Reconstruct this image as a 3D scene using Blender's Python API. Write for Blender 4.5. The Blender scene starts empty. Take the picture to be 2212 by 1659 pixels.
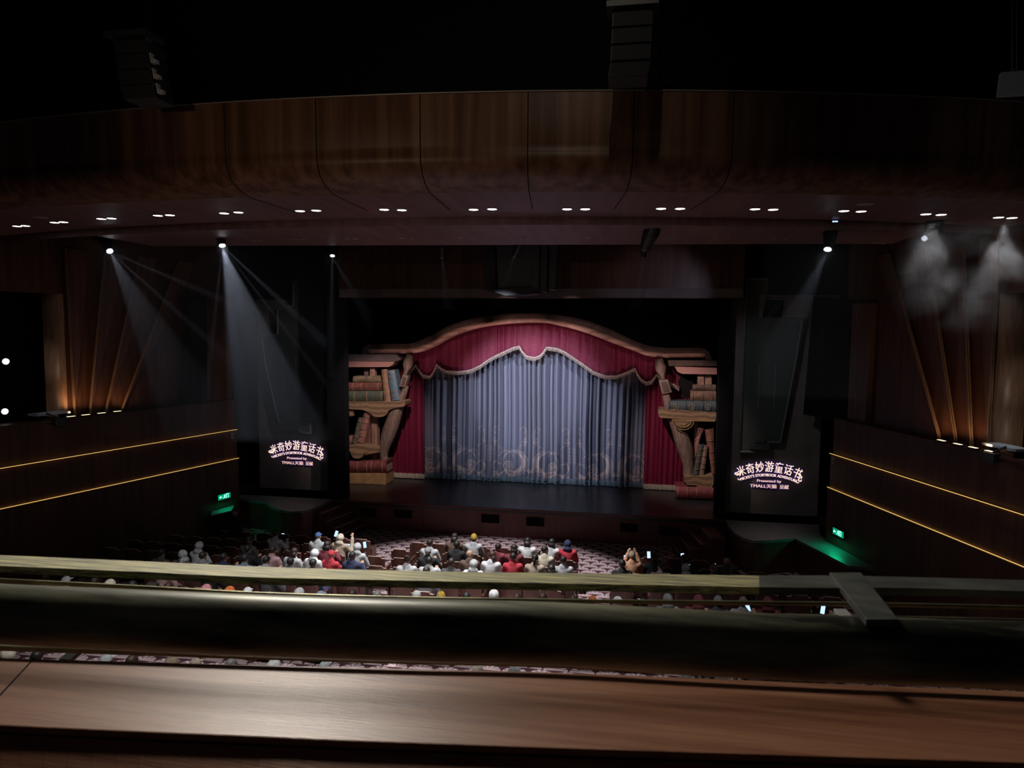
import bpy, bmesh, math, random
from mathutils import Vector, Matrix

# ------------------------------------------------------------------ camera
SC = bpy.context.scene
COL = SC.collection
W, H = 2212, 1659
FPX = 1495.0
EYE = Vector((0, 0, 6.9))
YAW, PITCH, ROLL = math.radians(9.6), math.radians(-4.5), math.radians(0.5)
_f = Vector((-math.sin(YAW) * math.cos(PITCH), math.cos(YAW) * math.cos(PITCH), math.sin(PITCH)))
_r = Vector((math.cos(YAW), math.sin(YAW), 0))
_u = _r.cross(_f)
CR = _r * math.cos(ROLL) + _u * math.sin(ROLL)
CU = -_r * math.sin(ROLL) + _u * math.cos(ROLL)
CF = _f
cam_d = bpy.data.cameras.new('camera')
cam_d.sensor_width = 36
cam_d.lens = FPX / W * 36
cam_d.clip_start = 0.05
cam_d.clip_end = 200
cam = bpy.data.objects.new('camera', cam_d)
cam.matrix_world = Matrix(((CR.x, CU.x, -CF.x, EYE.x), (CR.y, CU.y, -CF.y, EYE.y), (CR.z, CU.z, -CF.z, EYE.z), (0, 0, 0, 1)))
COL.objects.link(cam)
SC.camera = cam
cam_d.dof.use_dof = True
cam_d.dof.focus_distance = 22
cam_d.dof.aperture_fstop = 14.0
SC.view_settings.view_transform = 'Standard'
SC.view_settings.look = 'None'
SC.view_settings.gamma = 1
SC.view_settings.use_curve_mapping = False
SC.view_settings.exposure = 0.0
SC.cycles.max_bounces = 5
SC.cycles.diffuse_bounces = 2
SC.cycles.glossy_bounces = 3
SC.cycles.volume_bounces = 0
SC.cycles.sample_clamp_indirect = 2.0
SC.cycles.caustics_reflective = False
SC.cycles.caustics_refractive = False


def ray(u, v):
    return CR * ((u - W / 2) / FPX) - CU * ((v - H / 2) / FPX) + CF


def PY(u, v, Y):
    d = ray(u, v)
    return EYE + d * (Y / d.y)


def PZ(u, v, Z):
    d = ray(u, v)
    return EYE + d * ((Z - EYE.z) / d.z)


def PW(u, v, p0, n):
    d = ray(u, v)
    return EYE + d * ((p0 - EYE).dot(n) / d.dot(n))


def px_of(p):
    q = Vector(p) - EYE
    z = q.dot(CF)
    return W / 2 + FPX * q.dot(CR) / z, H / 2 - FPX * q.dot(CU) / z


# ------------------------------------------------------------------ world
wd = bpy.data.worlds.new('world')
SC.world = wd
wd.use_nodes = True
wd.node_tree.nodes['Background'].inputs[0].default_value = (0.55, 0.5, 0.55, 1)
wd.node_tree.nodes['Background'].inputs[1].default_value = 0.012


# ------------------------------------------------------------------ lights
def spot(name, loc, target, energy, color=(1, 1, 1), angle=30, blend=0.3, radius=0.05):
    l = bpy.data.lights.new(name, 'SPOT')
    l.energy = energy
    l.color = color
    l.spot_size = math.radians(angle)
    l.spot_blend = blend
    l.shadow_soft_size = radius
    o = bpy.data.objects.new(name, l)
    o.location = loc
    o.rotation_euler = (Vector(target) - Vector(loc)).to_track_quat('-Z', 'Y').to_euler()
    COL.objects.link(o)
    return o


def area(name, loc, target, energy, color, sx, sy):
    l = bpy.data.lights.new(name, 'AREA')
    l.energy = energy
    l.color = color
    l.shape = 'RECTANGLE'
    l.size = sx
    l.size_y = sy
    o = bpy.data.objects.new(name, l)
    o.location = loc
    o.rotation_euler = (Vector(target) - Vector(loc)).to_track_quat('-Z', 'Y').to_euler()
    COL.objects.link(o)
    return o


COOL = (0.86, 0.9, 1.0)
STAGE_X = -3.6
# wash on the drapes from the bridge lamps left, centre and right
spot('drape_wash', (-10.2, 16.6, 8.6), (-3.2, 26.2, 4.0), 4600, COOL, 26, 0.7, 0.05)
spot('drape_wash', (3.4, 17.6, 8.6), (-4.2, 26.2, 4.2), 2600, COOL, 26, 0.7, 0.05)
spot('drape_wash', (-3.9, 18.4, 8.3), (-3.4, 26.2, 3.6), 1900, (0.84, 0.87, 1.0), 50, 1.0, 0.05)
spot('tower_wash', (-6.4, 19.6, 8.2), (-9.7, 24.8, 3.2), 1200, (1.0, 0.72, 0.64), 40, 0.6, 0.05)
spot('tower_wash', (-1.2, 19.6, 8.2), (2.4, 24.7, 3.2), 1200, (1.0, 0.72, 0.64), 40, 0.6, 0.05)
spot('arch_wash', (-7.6, 22.5, 1.15), (-6.6, 24.9, 6.8), 330, (1.0, 0.62, 0.55), 44, 0.7, 0.1)
spot('arch_wash', (-3.6, 22.5, 1.15), (-3.6, 24.9, 7.9), 520, (1.0, 0.62, 0.55), 44, 0.7, 0.1)
spot('arch_wash', (0.4, 22.5, 1.15), (-0.4, 24.9, 6.8), 330, (1.0, 0.62, 0.55), 44, 0.7, 0.1)
for ax, az in ((-8.3, 6.2), (-6.2, 6.6), (-4.0, 7.1), (-1.9, 7.0), (0.0, 6.6), (1.6, 6.1)):
    spot('arch_wash', (ax, 19.4, 7.9), (ax + 0.1, 25, az), 190, (1.0, 0.64, 0.56), 24, 0.9, 0.05)
spot('header_wash', (2.6, 18.2, 8.2), (0.9, 22.3, 8.05), 80, (0.75, 0.72, 1.0), 46, 0.7, 0.05)
# general light over the stalls
spot('stalls_wash', (-4.0, 15.9, 8.86), (-4.0, 16.6, 0), 4200, (1.0, 0.97, 0.97), 64, 0.25, 0.03)
# lamp over the front of the upper circle
spot('circle_lamp', EYE + Vector((-3.6, 6.6, 4.6)), EYE + Vector((-0.5, 0.95, -0.4)), 1500, (1.0, 0.93, 0.82), 24, 1.0, 0.85)
# lamps washing the timber canopy front
spot('canopy_wash', (-5.2, 3.2, 8.6), (-4.2, 10.6, 9.9), 130, (1.0, 0.72, 0.5), 74, 1.0, 0.10)
spot('canopy_wash', (-0.35, 6.2, 12.6), (-1.2, 10.1, 9.7), 60, (1.0, 0.85, 0.7), 80, 1.0, 0.02)
spot('stalls_wash', (-5.5, 8.4, 10.2), (-6.0, 11.4, 0.5), 1800, (1.0, 0.97, 0.95), 62, 0.4, 0.05)  # added spot brightening the near rows seen under the rails
spot('side_fill', (1.2, 17.6, 8.4), (4.6, 22.9, 4.6), 130, (0.9, 0.9, 1.0), 52, 0.8, 0.05)  # added fill brightening the right sign wall and tower
spot('side_fill', (-6.9, 18.4, 8.4), (-12.0, 23.2, 4.6), 150, (0.9, 0.9, 1.0), 60, 0.8, 0.05)  # the same added fill for the left side
# platform washes beside the stage
spot('platform_wash', (4.6, 18.6, 9.3), (4.3, 20.7, 1.0), 90, COOL, 22, 1.0, 0.2)
spot('platform_wash', (-10.4, 19.0, 9.3), (-10.9, 21.5, 1.0), 45, (1, 0.9, 0.9), 20, 1.0, 0.2)


# ------------------------------------------------------------------ materials
MATS = {}


def mat(name, col, rough=0.6, metal=0.0, spec=0.5, noise=0.0, scale=8.0, stretch=None, col2=None, bump=0.0, sheen=0.0, emit=None, estr=0.0):
    if name in MATS:
        return MATS[name]
    m = bpy.data.materials.new(name)
    m.use_nodes = True
    nt = m.node_tree
    b = nt.nodes['Principled BSDF']
    b.inputs['Base Color'].default_value = (*col, 1)
    b.inputs['Roughness'].default_value = rough
    b.inputs['Metallic'].default_value = metal
    b.inputs['Specular IOR Level'].default_value = spec
    if sheen:
        b.inputs['Sheen Weight'].default_value = sheen
    if emit:
        b.inputs['Emission Color'].default_value = (*emit, 1)
        b.inputs['Emission Strength'].default_value = estr
    if noise or bump:
        tc = nt.nodes.new('ShaderNodeTexCoord')
        mp = nt.nodes.new('ShaderNodeMapping')
        mp.inputs['Scale'].default_value = stretch or (1, 1, 1)
        nz = nt.nodes.new('ShaderNodeTexNoise')
        nz.inputs['Scale'].default_value = scale
        nz.inputs['Detail'].default_value = 5
        nt.links.new(tc.outputs['Object'], mp.inputs[0])
        nt.links.new(mp.outputs[0], nz.inputs['Vector'])
        if noise:
            rp = nt.nodes.new('ShaderNodeValToRGB')
            c2 = col2 or tuple(c * (1 - noise) for c in col)
            rp.color_ramp.elements[0].position = 0.38
            rp.color_ramp.elements[1].position = 0.62
            rp.color_ramp.elements[0].color = (*c2, 1)
            rp.color_ramp.elements[1].color = (*col, 1)
            nt.links.new(nz.outputs[0], rp.inputs[0])
            nt.links.new(rp.outputs[0], b.inputs['Base Color'])
        if bump:
            bp = nt.nodes.new('ShaderNodeBump')
            bp.inputs['Strength'].default_value = bump
            bp.inputs['Distance'].default_value = 0.01
            nt.links.new(nz.outputs[0], bp.inputs['Height'])
            nt.links.new(bp.outputs[0], b.inputs['Normal'])
    MATS[name] = m
    return m


def emis(name, col, s):
    if name in MATS:
        return MATS[name]
    m = bpy.data.materials.new(name)
    m.use_nodes = True
    nt = m.node_tree
    nt.nodes.clear()
    e = nt.nodes.new('ShaderNodeEmission')
    e.inputs[0].default_value = (*col, 1)
    e.inputs[1].default_value = s
    o = nt.nodes.new('ShaderNodeOutputMaterial')
    nt.links.new(e.outputs[0], o.inputs[0])
    MATS[name] = m
    return m


M_black = mat('black_paint', (0.006, 0.006, 0.007), 0.85, spec=0.2)
M_cloth_black = mat('black_serge', (0.006, 0.007, 0.009), 0.95, spec=0.1)
M_ceiling = mat('black_ceiling', (0.007, 0.007, 0.007), 0.95, spec=0.1)
M_metal_black = mat('black_metal', (0.012, 0.012, 0.014), 0.45, metal=0.3)
M_plastic = mat('dark_plastic', (0.035, 0.037, 0.037), 0.5)
M_grey_metal = mat('grey_metal', (0.30, 0.30, 0.30), 0.45, metal=0.5)
M_bracket = mat('grey_bracket', (0.42, 0.42, 0.42), 0.6)
M_panel = mat('dark_grille', (0.045, 0.055, 0.05), 0.8)
M_panel_frame = mat('panel_frame', (0.12, 0.13, 0.13), 0.6)
M_signwall = mat('sign_wall', (0.20, 0.165, 0.155), 0.8, noise=0.3, scale=1.5)
M_stage = mat('stage_floor', (0.030, 0.031, 0.036), 0.34, spec=0.45, noise=0.3, scale=3)
M_platform = mat('platform_floor', (0.16, 0.15, 0.16), 0.42, spec=0.5, noise=0.2, scale=4)
M_wood_canopy = mat('canopy_timber', (0.24, 0.125, 0.072), 0.42, spec=0.35, noise=1, scale=1.6, stretch=(3.2, 3.2, 0.10), col2=(0.11, 0.05, 0.027))
M_wood_soffit = mat('soffit_timber', (0.24, 0.14, 0.13), 0.5, spec=0.35, noise=1, scale=1.2, stretch=(4, 0.4, 1), col2=(0.18, 0.10, 0.095))
M_wood_wall = mat('wall_timber', (0.12, 0.05, 0.03), 0.45, spec=0.4, noise=1, scale=2.5, stretch=(3, 3, 0.15), col2=(0.07, 0.03, 0.018))
M_wood_front = mat('stage_front_timber', (0.14, 0.045, 0.035), 0.45, noise=1, scale=2.5, stretch=(4, 4, 0.4), col2=(0.10, 0.03, 0.025))
M_rib = mat('rib_timber', (0.42, 0.26, 0.16), 0.35, spec=0.5, noise=1, scale=6, stretch=(6, 6, 0.4), col2=(0.30, 0.17, 0.10))


def ledge_material():
    m = bpy.data.materials.new('ledge_timber')
    m.use_nodes = True
    nt = m.node_tree
    b = nt.nodes['Principled BSDF']
    b.inputs['Roughness'].default_value = 0.38
    b.inputs['Specular IOR Level'].default_value = 0.5
    tc = nt.nodes.new('ShaderNodeTexCoord')
    outs = []
    for sx, sy, sc in ((0.7, 22, 3.0), (3, 60, 8.0)):
        mp = nt.nodes.new('ShaderNodeMapping')
        mp.inputs['Rotation'].default_value = (0, 0, -math.radians(6))
        mp.inputs['Scale'].default_value = (sx, sy, 1)
        nz = nt.nodes.new('ShaderNodeTexNoise')
        nz.inputs['Scale'].default_value = sc
        nz.inputs['Detail'].default_value = 4
        nt.links.new(tc.outputs['Object'], mp.inputs[0])
        nt.links.new(mp.outputs[0], nz.inputs['Vector'])
        outs.append(nz)
    mx = nt.nodes.new('ShaderNodeMath')
    mx.operation = 'MULTIPLY_ADD'
    mx.inputs[1].default_value = 0.35
    nt.links.new(outs[1].outputs[0], mx.inputs[0])
    nt.links.new(outs[0].outputs[0], mx.inputs[2])
    rp = nt.nodes.new('ShaderNodeValToRGB')
    rp.color_ramp.elements[0].position = 0.52
    rp.color_ramp.elements[0].color = (0.26, 0.10, 0.052, 1)
    rp.color_ramp.elements[1].position = 0.86
    rp.color_ramp.elements[1].color = (0.43, 0.20, 0.11, 1)
    nt.links.new(mx.outputs[0], rp.inputs[0])
    nt.links.new(rp.outputs[0], b.inputs['Base Color'])
    bp = nt.nodes.new('ShaderNodeBump')
    bp.inputs['Strength'].default_value = 0.15
    bp.inputs['Distance'].default_value = 0.002
    nt.links.new(outs[1].outputs[0], bp.inputs['Height'])
    nt.links.new(bp.outputs[0], b.inputs['Normal'])
    return m


def brass_material(name, dark, bright, sx, sy, p0, p1, rough):
    """dark bronze paint brushed with gold streaks"""
    m = bpy.data.materials.new(name)
    m.use_nodes = True
    nt = m.node_tree
    b = nt.nodes['Principled BSDF']
    tc = nt.nodes.new('ShaderNodeTexCoord')
    mp = nt.nodes.new('ShaderNodeMapping')
    mp.inputs['Scale'].default_value = (sx, sy, sy)
    nz = nt.nodes.new('ShaderNodeTexNoise')
    nz.inputs['Scale'].default_value = 1
    nz.inputs['Detail'].default_value = 7
    nz.inputs['Roughness'].default_value = 0.65
    nt.links.new(tc.outputs['Object'], mp.inputs[0])
    nt.links.new(mp.outputs[0], nz.inputs['Vector'])
    rp = nt.nodes.new('ShaderNodeValToRGB')
    rp.color_ramp.elements[0].position = p0
    rp.color_ramp.elements[0].color = (*dark, 1)
    rp.color_ramp.elements[1].position = p1
    rp.color_ramp.elements[1].color = (*bright, 1)
    nt.links.new(nz.outputs[0], rp.inputs[0])
    nt.links.new(rp.outputs[0], b.inputs['Base Color'])
    b.inputs['Metallic'].default_value = 0.1
    b.inputs['Roughness'].default_value = rough
    return m


def carpet_material():
    m = bpy.data.materials.new('fan_carpet')
    m.use_nodes = True
    nt = m.node_tree
    b = nt.nodes['Principled BSDF']
    b.inputs['Roughness'].default_value = 0.95
    b.inputs['Specular IOR Level'].default_value = 0.1
    tc = nt.nodes.new('ShaderNodeTexCoord')
    sp = nt.nodes.new('ShaderNodeSeparateXYZ')
    nt.links.new(tc.outputs['Object'], sp.inputs[0])

    def mth(op, a, b_=None, c=None):
        n = nt.nodes.new('ShaderNodeMath')
        n.operation = op
        for i, x in enumerate((a, b_, c)):
            if x is None:
                continue
            if isinstance(x, (int, float)):
                n.inputs[i].default_value = x
            else:
                nt.links.new(x, n.inputs[i])
        return n.outputs[0]

    S = 1 / 0.5
    X = mth('MULTIPLY', sp.outputs[0], S)
    Yv = mth('MULTIPLY', sp.outputs[1], S)

    def layer(ox, oy):
        fx = mth('SUBTRACT', mth('FRACT', mth('ADD', X, ox)), 0.5)
        fy = mth('FRACT', mth('ADD', Yv, oy))
        r = mth('SQRT', mth('ADD', mth('MULTIPLY', fx, fx), mth('MULTIPLY', fy, fy)))
        a = mth('ARCTAN2', fx, fy)
        # leaf ribs fanning out from the base
        k = mth('ABSOLUTE', mth('SINE', mth('MULTIPLY', a, 5.5)))
        leaf = mth('GREATER_THAN', k, mth('ADD', 0.30, mth('MULTIPLY', r, 0.7)))
        stem = mth('LESS_THAN', k, 0.16)
        pat = mth('MAXIMUM', stem, mth('MULTIPLY', leaf, 0.8))
        ring = mth('LESS_THAN', mth('ABSOLUTE', mth('SUBTRACT', r, 0.48)), 0.022)
        ins = mth('LESS_THAN', r, 0.5)
        return mth('MULTIPLY', pat, mth('LESS_THAN', r, 0.47)), ins

    pa, ia = layer(0, 0)
    pb, ib = layer(0.5, 0.5)
    v = mth('ADD', mth('MULTIPLY', pa, ia), mth('MULTIPLY', pb, mth('MULTIPLY', ib, mth('SUBTRACT', 1, ia))))
    mx = nt.nodes.new('ShaderNodeMixRGB')
    mx.inputs[1].default_value = (0.060, 0.028, 0.038, 1)
    mx.inputs[2].default_value = (0.58, 0.45, 0.47, 1)
    nt.links.new(v, mx.inputs[0])
    nt.links.new(mx.outputs[0], b.inputs['Base Color'])
    return m


def drape_material(name, base, print_col, rough, sheen):
    m = bpy.data.materials.new(name)
    m.use_nodes = True
    nt = m.node_tree
    b = nt.nodes['Principled BSDF']
    b.inputs['Roughness'].default_value = rough
    b.inputs['Sheen Weight'].default_value = sheen
    b.inputs['Sheen Roughness'].default_value = 0.4
    at = nt.nodes.new('ShaderNodeAttribute')
    at.attribute_name = 'print'
    mx = nt.nodes.new('ShaderNodeMixRGB')
    mx.inputs[1].default_value = (*base, 1)
    mx.inputs[2].default_value = (*print_col, 1)
    nt.links.new(at.outputs['Fac'], mx.inputs[0])
    nt.links.new(mx.outputs[0], b.inputs['Base Color'])
    return m


def grain_wood(name, c1, c2, scale=1.0):
    """timber with curving growth rings, painted on the scenery"""
    m = bpy.data.materials.new(name)
    m.use_nodes = True
    nt = m.node_tree
    b = nt.nodes['Principled BSDF']
    b.inputs['Roughness'].default_value = 0.55
    tc = nt.nodes.new('ShaderNodeTexCoord')
    wv = nt.nodes.new('ShaderNodeTexWave')
    wv.wave_type = 'RINGS'
    wv.inputs['Scale'].default_value = 1.6 * scale
    wv.inputs['Distortion'].default_value = 5
    wv.inputs['Detail'].default_value = 3
    wv.inputs['Detail Scale'].default_value = 1.2
    rp = nt.nodes.new('ShaderNodeValToRGB')
    rp.color_ramp.elements[0].position = 0.15
    rp.color_ramp.elements[0].color = (*c2, 1)
    rp.color_ramp.elements[1].position = 0.75
    rp.color_ramp.elements[1].color = (*c1, 1)
    nt.links.new(tc.outputs['Object'], wv.inputs['Vector'])
    nt.links.new(wv.outputs[0], rp.inputs[0])
    nt.links.new(rp.outputs[0], b.inputs['Base Color'])
    return m


M_ledge = ledge_material()
M_brush = brass_material('brushed_gold_bronze', (0.18, 0.18, 0.15), (0.85, 0.78, 0.36), 12, 320, 0.40, 0.60, 0.55)
M_rail = brass_material('worn_bronze_handrail', (0.03, 0.031, 0.024), (0.50, 0.50, 0.33), 3, 22, 0.40, 0.74, 0.36)
M_steel = brass_material('worn_steel_bracket', (0.075, 0.08, 0.075), (0.17, 0.18, 0.15), 12, 30, 0.4, 0.7, 0.5)
M_gold_edge = mat('gold_edge', (0.50, 0.47, 0.28), 0.4, metal=0.6, noise=0.5, scale=14)
M_carpet = carpet_material()
M_blue = drape_material('slate_blue_satin', (0.165, 0.17, 0.24), (0.56, 0.44, 0.43), 0.42, 0.25)
M_red = drape_material('crimson_velvet', (0.165, 0.003, 0.036), (0.50, 0.20, 0.22), 0.6, 0.08)
M_fringe_white = mat('cream_fringe', (0.62, 0.60, 0.52), 0.8)
M_fringe_blue = mat('steel_blue_fringe', (0.22, 0.30, 0.38), 0.7)
M_trim = mat('silver_cord', (0.55, 0.45, 0.42), 0.5, noise=0.6, scale=30)
M_archwood = grain_wood('arch_timber', (0.55, 0.33, 0.27), (0.38, 0.21, 0.16))
M_towerwood = grain_wood('tower_timber', (0.33, 0.23, 0.14), (0.19, 0.12, 0.075))
M_legwood = mat('leg_timber', (0.28, 0.21, 0.18), 0.55, noise=1, scale=5, stretch=(3, 3, 0.6), col2=(0.17, 0.12, 0.10))
M_goldtrim = mat('old_gold_trim', (0.42, 0.30, 0.13), 0.4, metal=0.3)
M_pages = mat('book_pages', (0.45, 0.36, 0.26), 0.8, noise=0.4, scale=40, stretch=(1, 1, 20))


# ------------------------------------------------------------------ mesh tools
WL = {}


class MB:
    def __init__(s):
        s.v, s.f = [], []

    def add(s, vs, fs):
        o = len(s.v)
        s.v += [Vector(x) for x in vs]
        s.f += [tuple(i + o for i in f) for f in fs]

    def box(s, x0, x1, y0, y1, z0, z1):
        s.add([(x0, y0, z0), (x1, y0, z0), (x1, y1, z0), (x0, y1, z0), (x0, y0, z1), (x1, y0, z1), (x1, y1, z1), (x0, y1, z1)],
              [(0, 3, 2, 1), (4, 5, 6, 7), (0, 1, 5, 4), (1, 2, 6, 5), (2, 3, 7, 6), (3, 0, 4, 7)])
        return s

    def obox(s, c, ax, ay, az):
        """box about c with half-axis vectors"""
        c, ax, ay, az = map(Vector, (c, ax, ay, az))
        vs = [c + ax * i + ay * j + az * k for k in (-1, 1) for i, j in ((-1, -1), (1, -1), (1, 1), (-1, 1))]
        s.add(vs, [(0, 3, 2, 1), (4, 5, 6, 7), (0, 1, 5, 4), (1, 2, 6, 5), (2, 3, 7, 6), (3, 0, 4, 7)])
        return s

    def prism(s, pts, d):
        n = len(pts)
        d = Vector(d)
        pts = [Vector(p) for p in pts]
        s.add(pts + [p + d for p in pts],
              [tuple(range(n)), tuple(range(2 * n - 1, n - 1, -1))] + [(i, i + n, (i + 1) % n + n, (i + 1) % n) for i in range(n)])
        return s

    def tube(s, path, rad, n=12, cap=True, up=None):
        path = [Vector(p) for p in path]
        if not isinstance(rad, (list, tuple)):
            rad = [rad] * len(path)
        vs, fs = [], []
        prev = up
        for i, p in enumerate(path):
            t = (path[min(i + 1, len(path) - 1)] - path[max(i - 1, 0)]).normalized()
            if prev is None:
                prev = Vector((0, 0, 1)) if abs(t.z) < 0.9 else Vector((0, 1, 0))
            a = (prev - t * prev.dot(t)).normalized()
            prev = a
            b = t.cross(a)
            r = rad[i]
            ra, rb = r if isinstance(r, (list, tuple)) else (r, r)
            for k in range(n):
                an = 2 * math.pi * k / n
                vs.append(p + a * (ra * math.cos(an)) + b * (rb * math.sin(an)))
        for i in range(len(path) - 1):
            for k in range(n):
                fs.append((i * n + k, i * n + (k + 1) % n, (i + 1) * n + (k + 1) % n, (i + 1) * n + k))
        if cap:
            fs.append(tuple(range(n - 1, -1, -1)))
            fs.append(tuple((len(path) - 1) * n + k for k in range(n)))
        s.add(vs, fs)
        return s

    def rect_sweep(s, path, w, _z, h):
        """flat bar: path of near-top corners, w vectors to the far edge, h height"""
        vs, fs = [], []
        for p, q in zip(path, w):
            vs += [p, q, q - Vector((0, 0, h)), p - Vector((0, 0, h))]
        n = len(path)
        for i in range(n - 1):
            for k in range(4):
                fs.append((i * 4 + k, i * 4 + (k + 1) % 4, (i + 1) * 4 + (k + 1) % 4, (i + 1) * 4 + k))
        fs += [(0, 1, 2, 3), tuple((n - 1) * 4 + k for k in (3, 2, 1, 0))]
        s.add(vs, fs)
        return s

    def lathe(s, c, prof, n=16, axis='Z'):
        vs, fs = [], []
        for r, h in prof:
            for k in range(n):
                a = 2 * math.pi * k / n
                if axis == 'Z':
                    vs.append(Vector(c) + Vector((r * math.cos(a), r * math.sin(a), h)))
                else:
                    vs.append(Vector(c) + Vector((r * math.cos(a), h, r * math.sin(a))))
        m = len(prof)
        for i in range(m - 1):
            for k in range(n):
                fs.append((i * n + k, i * n + (k + 1) % n, (i + 1) * n + (k + 1) % n, (i + 1) * n + k))
        fs.append(tuple(range(n - 1, -1, -1)))
        fs.append(tuple((m - 1) * n + k for k in range(n)))
        s.add(vs, fs)
        return s

    def ball(s, c, rx, ry, rz, n=12, m=8):
        prof = []
        c = Vector(c)
        vs, fs = [], []
        for i in range(m + 1):
            t = math.pi * i / m
            for k in range(n):
                a = 2 * math.pi * k / n
                vs.append(c + Vector((rx * math.sin(t) * math.cos(a), ry * math.sin(t) * math.sin(a), -rz * math.cos(t))))
        for i in range(m):
            for k in range(n):
                fs.append((i * n + k, i * n + (k + 1) % n, (i + 1) * n + (k + 1) % n, (i + 1) * n + k))
        s.add(vs, fs)
        return s

    def build(s, name, m, parent=None, smooth=False, bevel=0.0, fix=True):
        org = Vector((0, 0, 0))
        if parent is not None:
            org = WL[parent.name]
        elif s.v:
            xs = [v.x for v in s.v]
            ys = [v.y for v in s.v]
            zs = [v.z for v in s.v]
            org = Vector(((min(xs) + max(xs)) / 2, (min(ys) + max(ys)) / 2, min(zs)))
        me = bpy.data.meshes.new(name)
        me.from_pydata([tuple(v - org) for v in s.v], [], s.f)
        bm = bmesh.new()
        bm.from_mesh(me)
        bmesh.ops.remove_doubles(bm, verts=bm.verts, dist=1e-5)
        if fix:
            bmesh.ops.recalc_face_normals(bm, faces=bm.faces)
        if bevel:
            es = [e for e in bm.edges if len(e.link_faces) == 2 and e.calc_face_angle(0) > 0.6]
            bmesh.ops.bevel(bm, geom=es, offset=bevel, segments=2, affect='EDGES', profile=0.6)
        for f in bm.faces:
            f.smooth = smooth
        bm.to_mesh(me)
        bm.free()
        if m:
            me.materials.append(m)
        o = bpy.data.objects.new(name, me)
        COL.objects.link(o)
        if parent is not None:
            o.parent = parent
            WL[o.name] = org.copy()
        else:
            o.location = org
            WL[o.name] = org.copy()
        return o


def tag(o, label, cat, group=None, kind=None):
    if label:
        o['label'] = label
    if cat:
        o['category'] = cat
    if group:
        o['group'] = group
    if kind:
        o['kind'] = kind
    return o


def thing(name, loc, label, cat, group=None):
    o = bpy.data.objects.new(name, None)
    o.empty_display_size = 0.1
    COL.objects.link(o)
    o.location = loc
    WL[o.name] = Vector(loc)
    return tag(o, label, cat, group)


def struct(o):
    o['kind'] = 'structure'
    return o


def copy_tree(o, parent=None):
    c = o.copy()
    COL.objects.link(c)
    c.parent = parent
    for ch in o.children:
        copy_tree(ch, c)
    return c


def setmat(o, m):
    o.material_slots[0].link = 'OBJECT'
    o.material_slots[0].material = m


ORD = ['first', 'second', 'third', 'fourth', 'fifth', 'sixth', 'seventh', 'eighth', 'ninth', 'tenth', 'eleventh', 'twelfth', 'thirteenth', 'fourteenth', 'fifteenth', 'sixteenth', 'seventeenth', 'eighteenth']

# ================================================================== SETTING
CXC, CYC = -5.13, 45.86


def arc_pt(r, a, z):
    return Vector((CXC + r * math.sin(a), CYC - r * math.cos(a), z))


def sweep(prof, a0, a1, n):
    m = MB()
    vs = []
    for i in range(n + 1):
        a = a0 + (a1 - a0) * i / n
        vs += [arc_pt(r, a, z) for r, z in prof]
    k = len(prof)
    m.add(vs, [(i * k + j, i * k + j + 1, (i + 1) * k + j + 1, (i + 1) * k + j) for i in range(n) for j in range(k - 1)])
    return m


A0, A1 = -0.40, 0.42
prof = [(35.75, 10.36), (35.74, 10.0), (35.74, 9.62), (35.72, 9.52), (35.74, 9.50), (35.70, 9.36), (35.60, 9.22), (35.42, 9.12), (35.2, 9.07), (35.1, 9.05)]
o = sweep(prof, A0, A1, 80).build('ceiling_canopy_front', M_wood_canopy, smooth=True)
struct(o)
o = sweep([(35.1, 9.05), (32.75, 9.05), (32.72, 8.9)], A0, A1, 80).build('ceiling_canopy_soffit', M_wood_soffit, smooth=False)
struct(o)
# lower soffit with a straight stage-side edge
m = MB()
vs = []
N = 40
for i in range(N + 1):
    a = -0.205 + (0.34 + 0.205) * i / N
    p = arc_pt(32.72, a, 8.9)
    vs += [p, Vector((p.x, 16.25 + 0.07 * (p.x + 3) + 0.12, 8.9)), Vector((p.x, 16.25 + 0.07 * (p.x + 3) + 0.12, 9.3))]
m.add(vs, [(i * 3 + j, i * 3 + j + 1, i * 3 + j + 4, i * 3 + j + 3) for i in range(N) for j in range(2)])
struct(m.build('ceiling_lower_soffit', M_wood_soffit))
# thin joints between the canopy sheets
m = MB()
for (u, v, ub, vb) in ((912, 212, 910, 385), (1140, 208, 1136, 385), (1372, 205, 1374, 385), (1604, 207, 1610, 380), (694, 222, 692, 385), (500, 236, 498, 385)):
    p = PY(u, (v + vb) / 2, 10.3)
    a = math.atan2(p.x - CXC, CYC - p.y)
    m.tube([arc_pt(r + 0.004, a, z) for r, z in prof] + [arc_pt(33.6, a, 9.046)], 0.008, 4)
struct(m.build('trim_1', M_black))
# pale line along the top of the canopy
m = MB()
m.tube([arc_pt(35.76, A0 + (A1 - A0) * i / 60, 10.37) for i in range(61)], 0.012, 5)
struct(m.build('trim_2', mat('canopy_top_edge', (0.35, 0.3, 0.26), 0.4)))
# black ceiling and black drape above the canopy
struct(MB().box(-22, 14, 2.0, 30, 13.6, 13.8).build('ceiling', M_ceiling))
m = MB()
vs = []
for i in range(161):
    a = A0 + (A1 - A0) * i / 160
    r = 35.35 + 0.06 * math.sin(i * 1.9)
    vs += [arc_pt(r, a, 10.2), arc_pt(r, a, 13.6)]
m.add(vs, [(2 * i, 2 * i + 2, 2 * i + 3, 2 * i + 1) for i in range(160)])
tag(m.build('masking_drape', M_cloth_black, smooth=True), 'black masking drape hanging above the curved timber canopy', 'drape')

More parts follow.
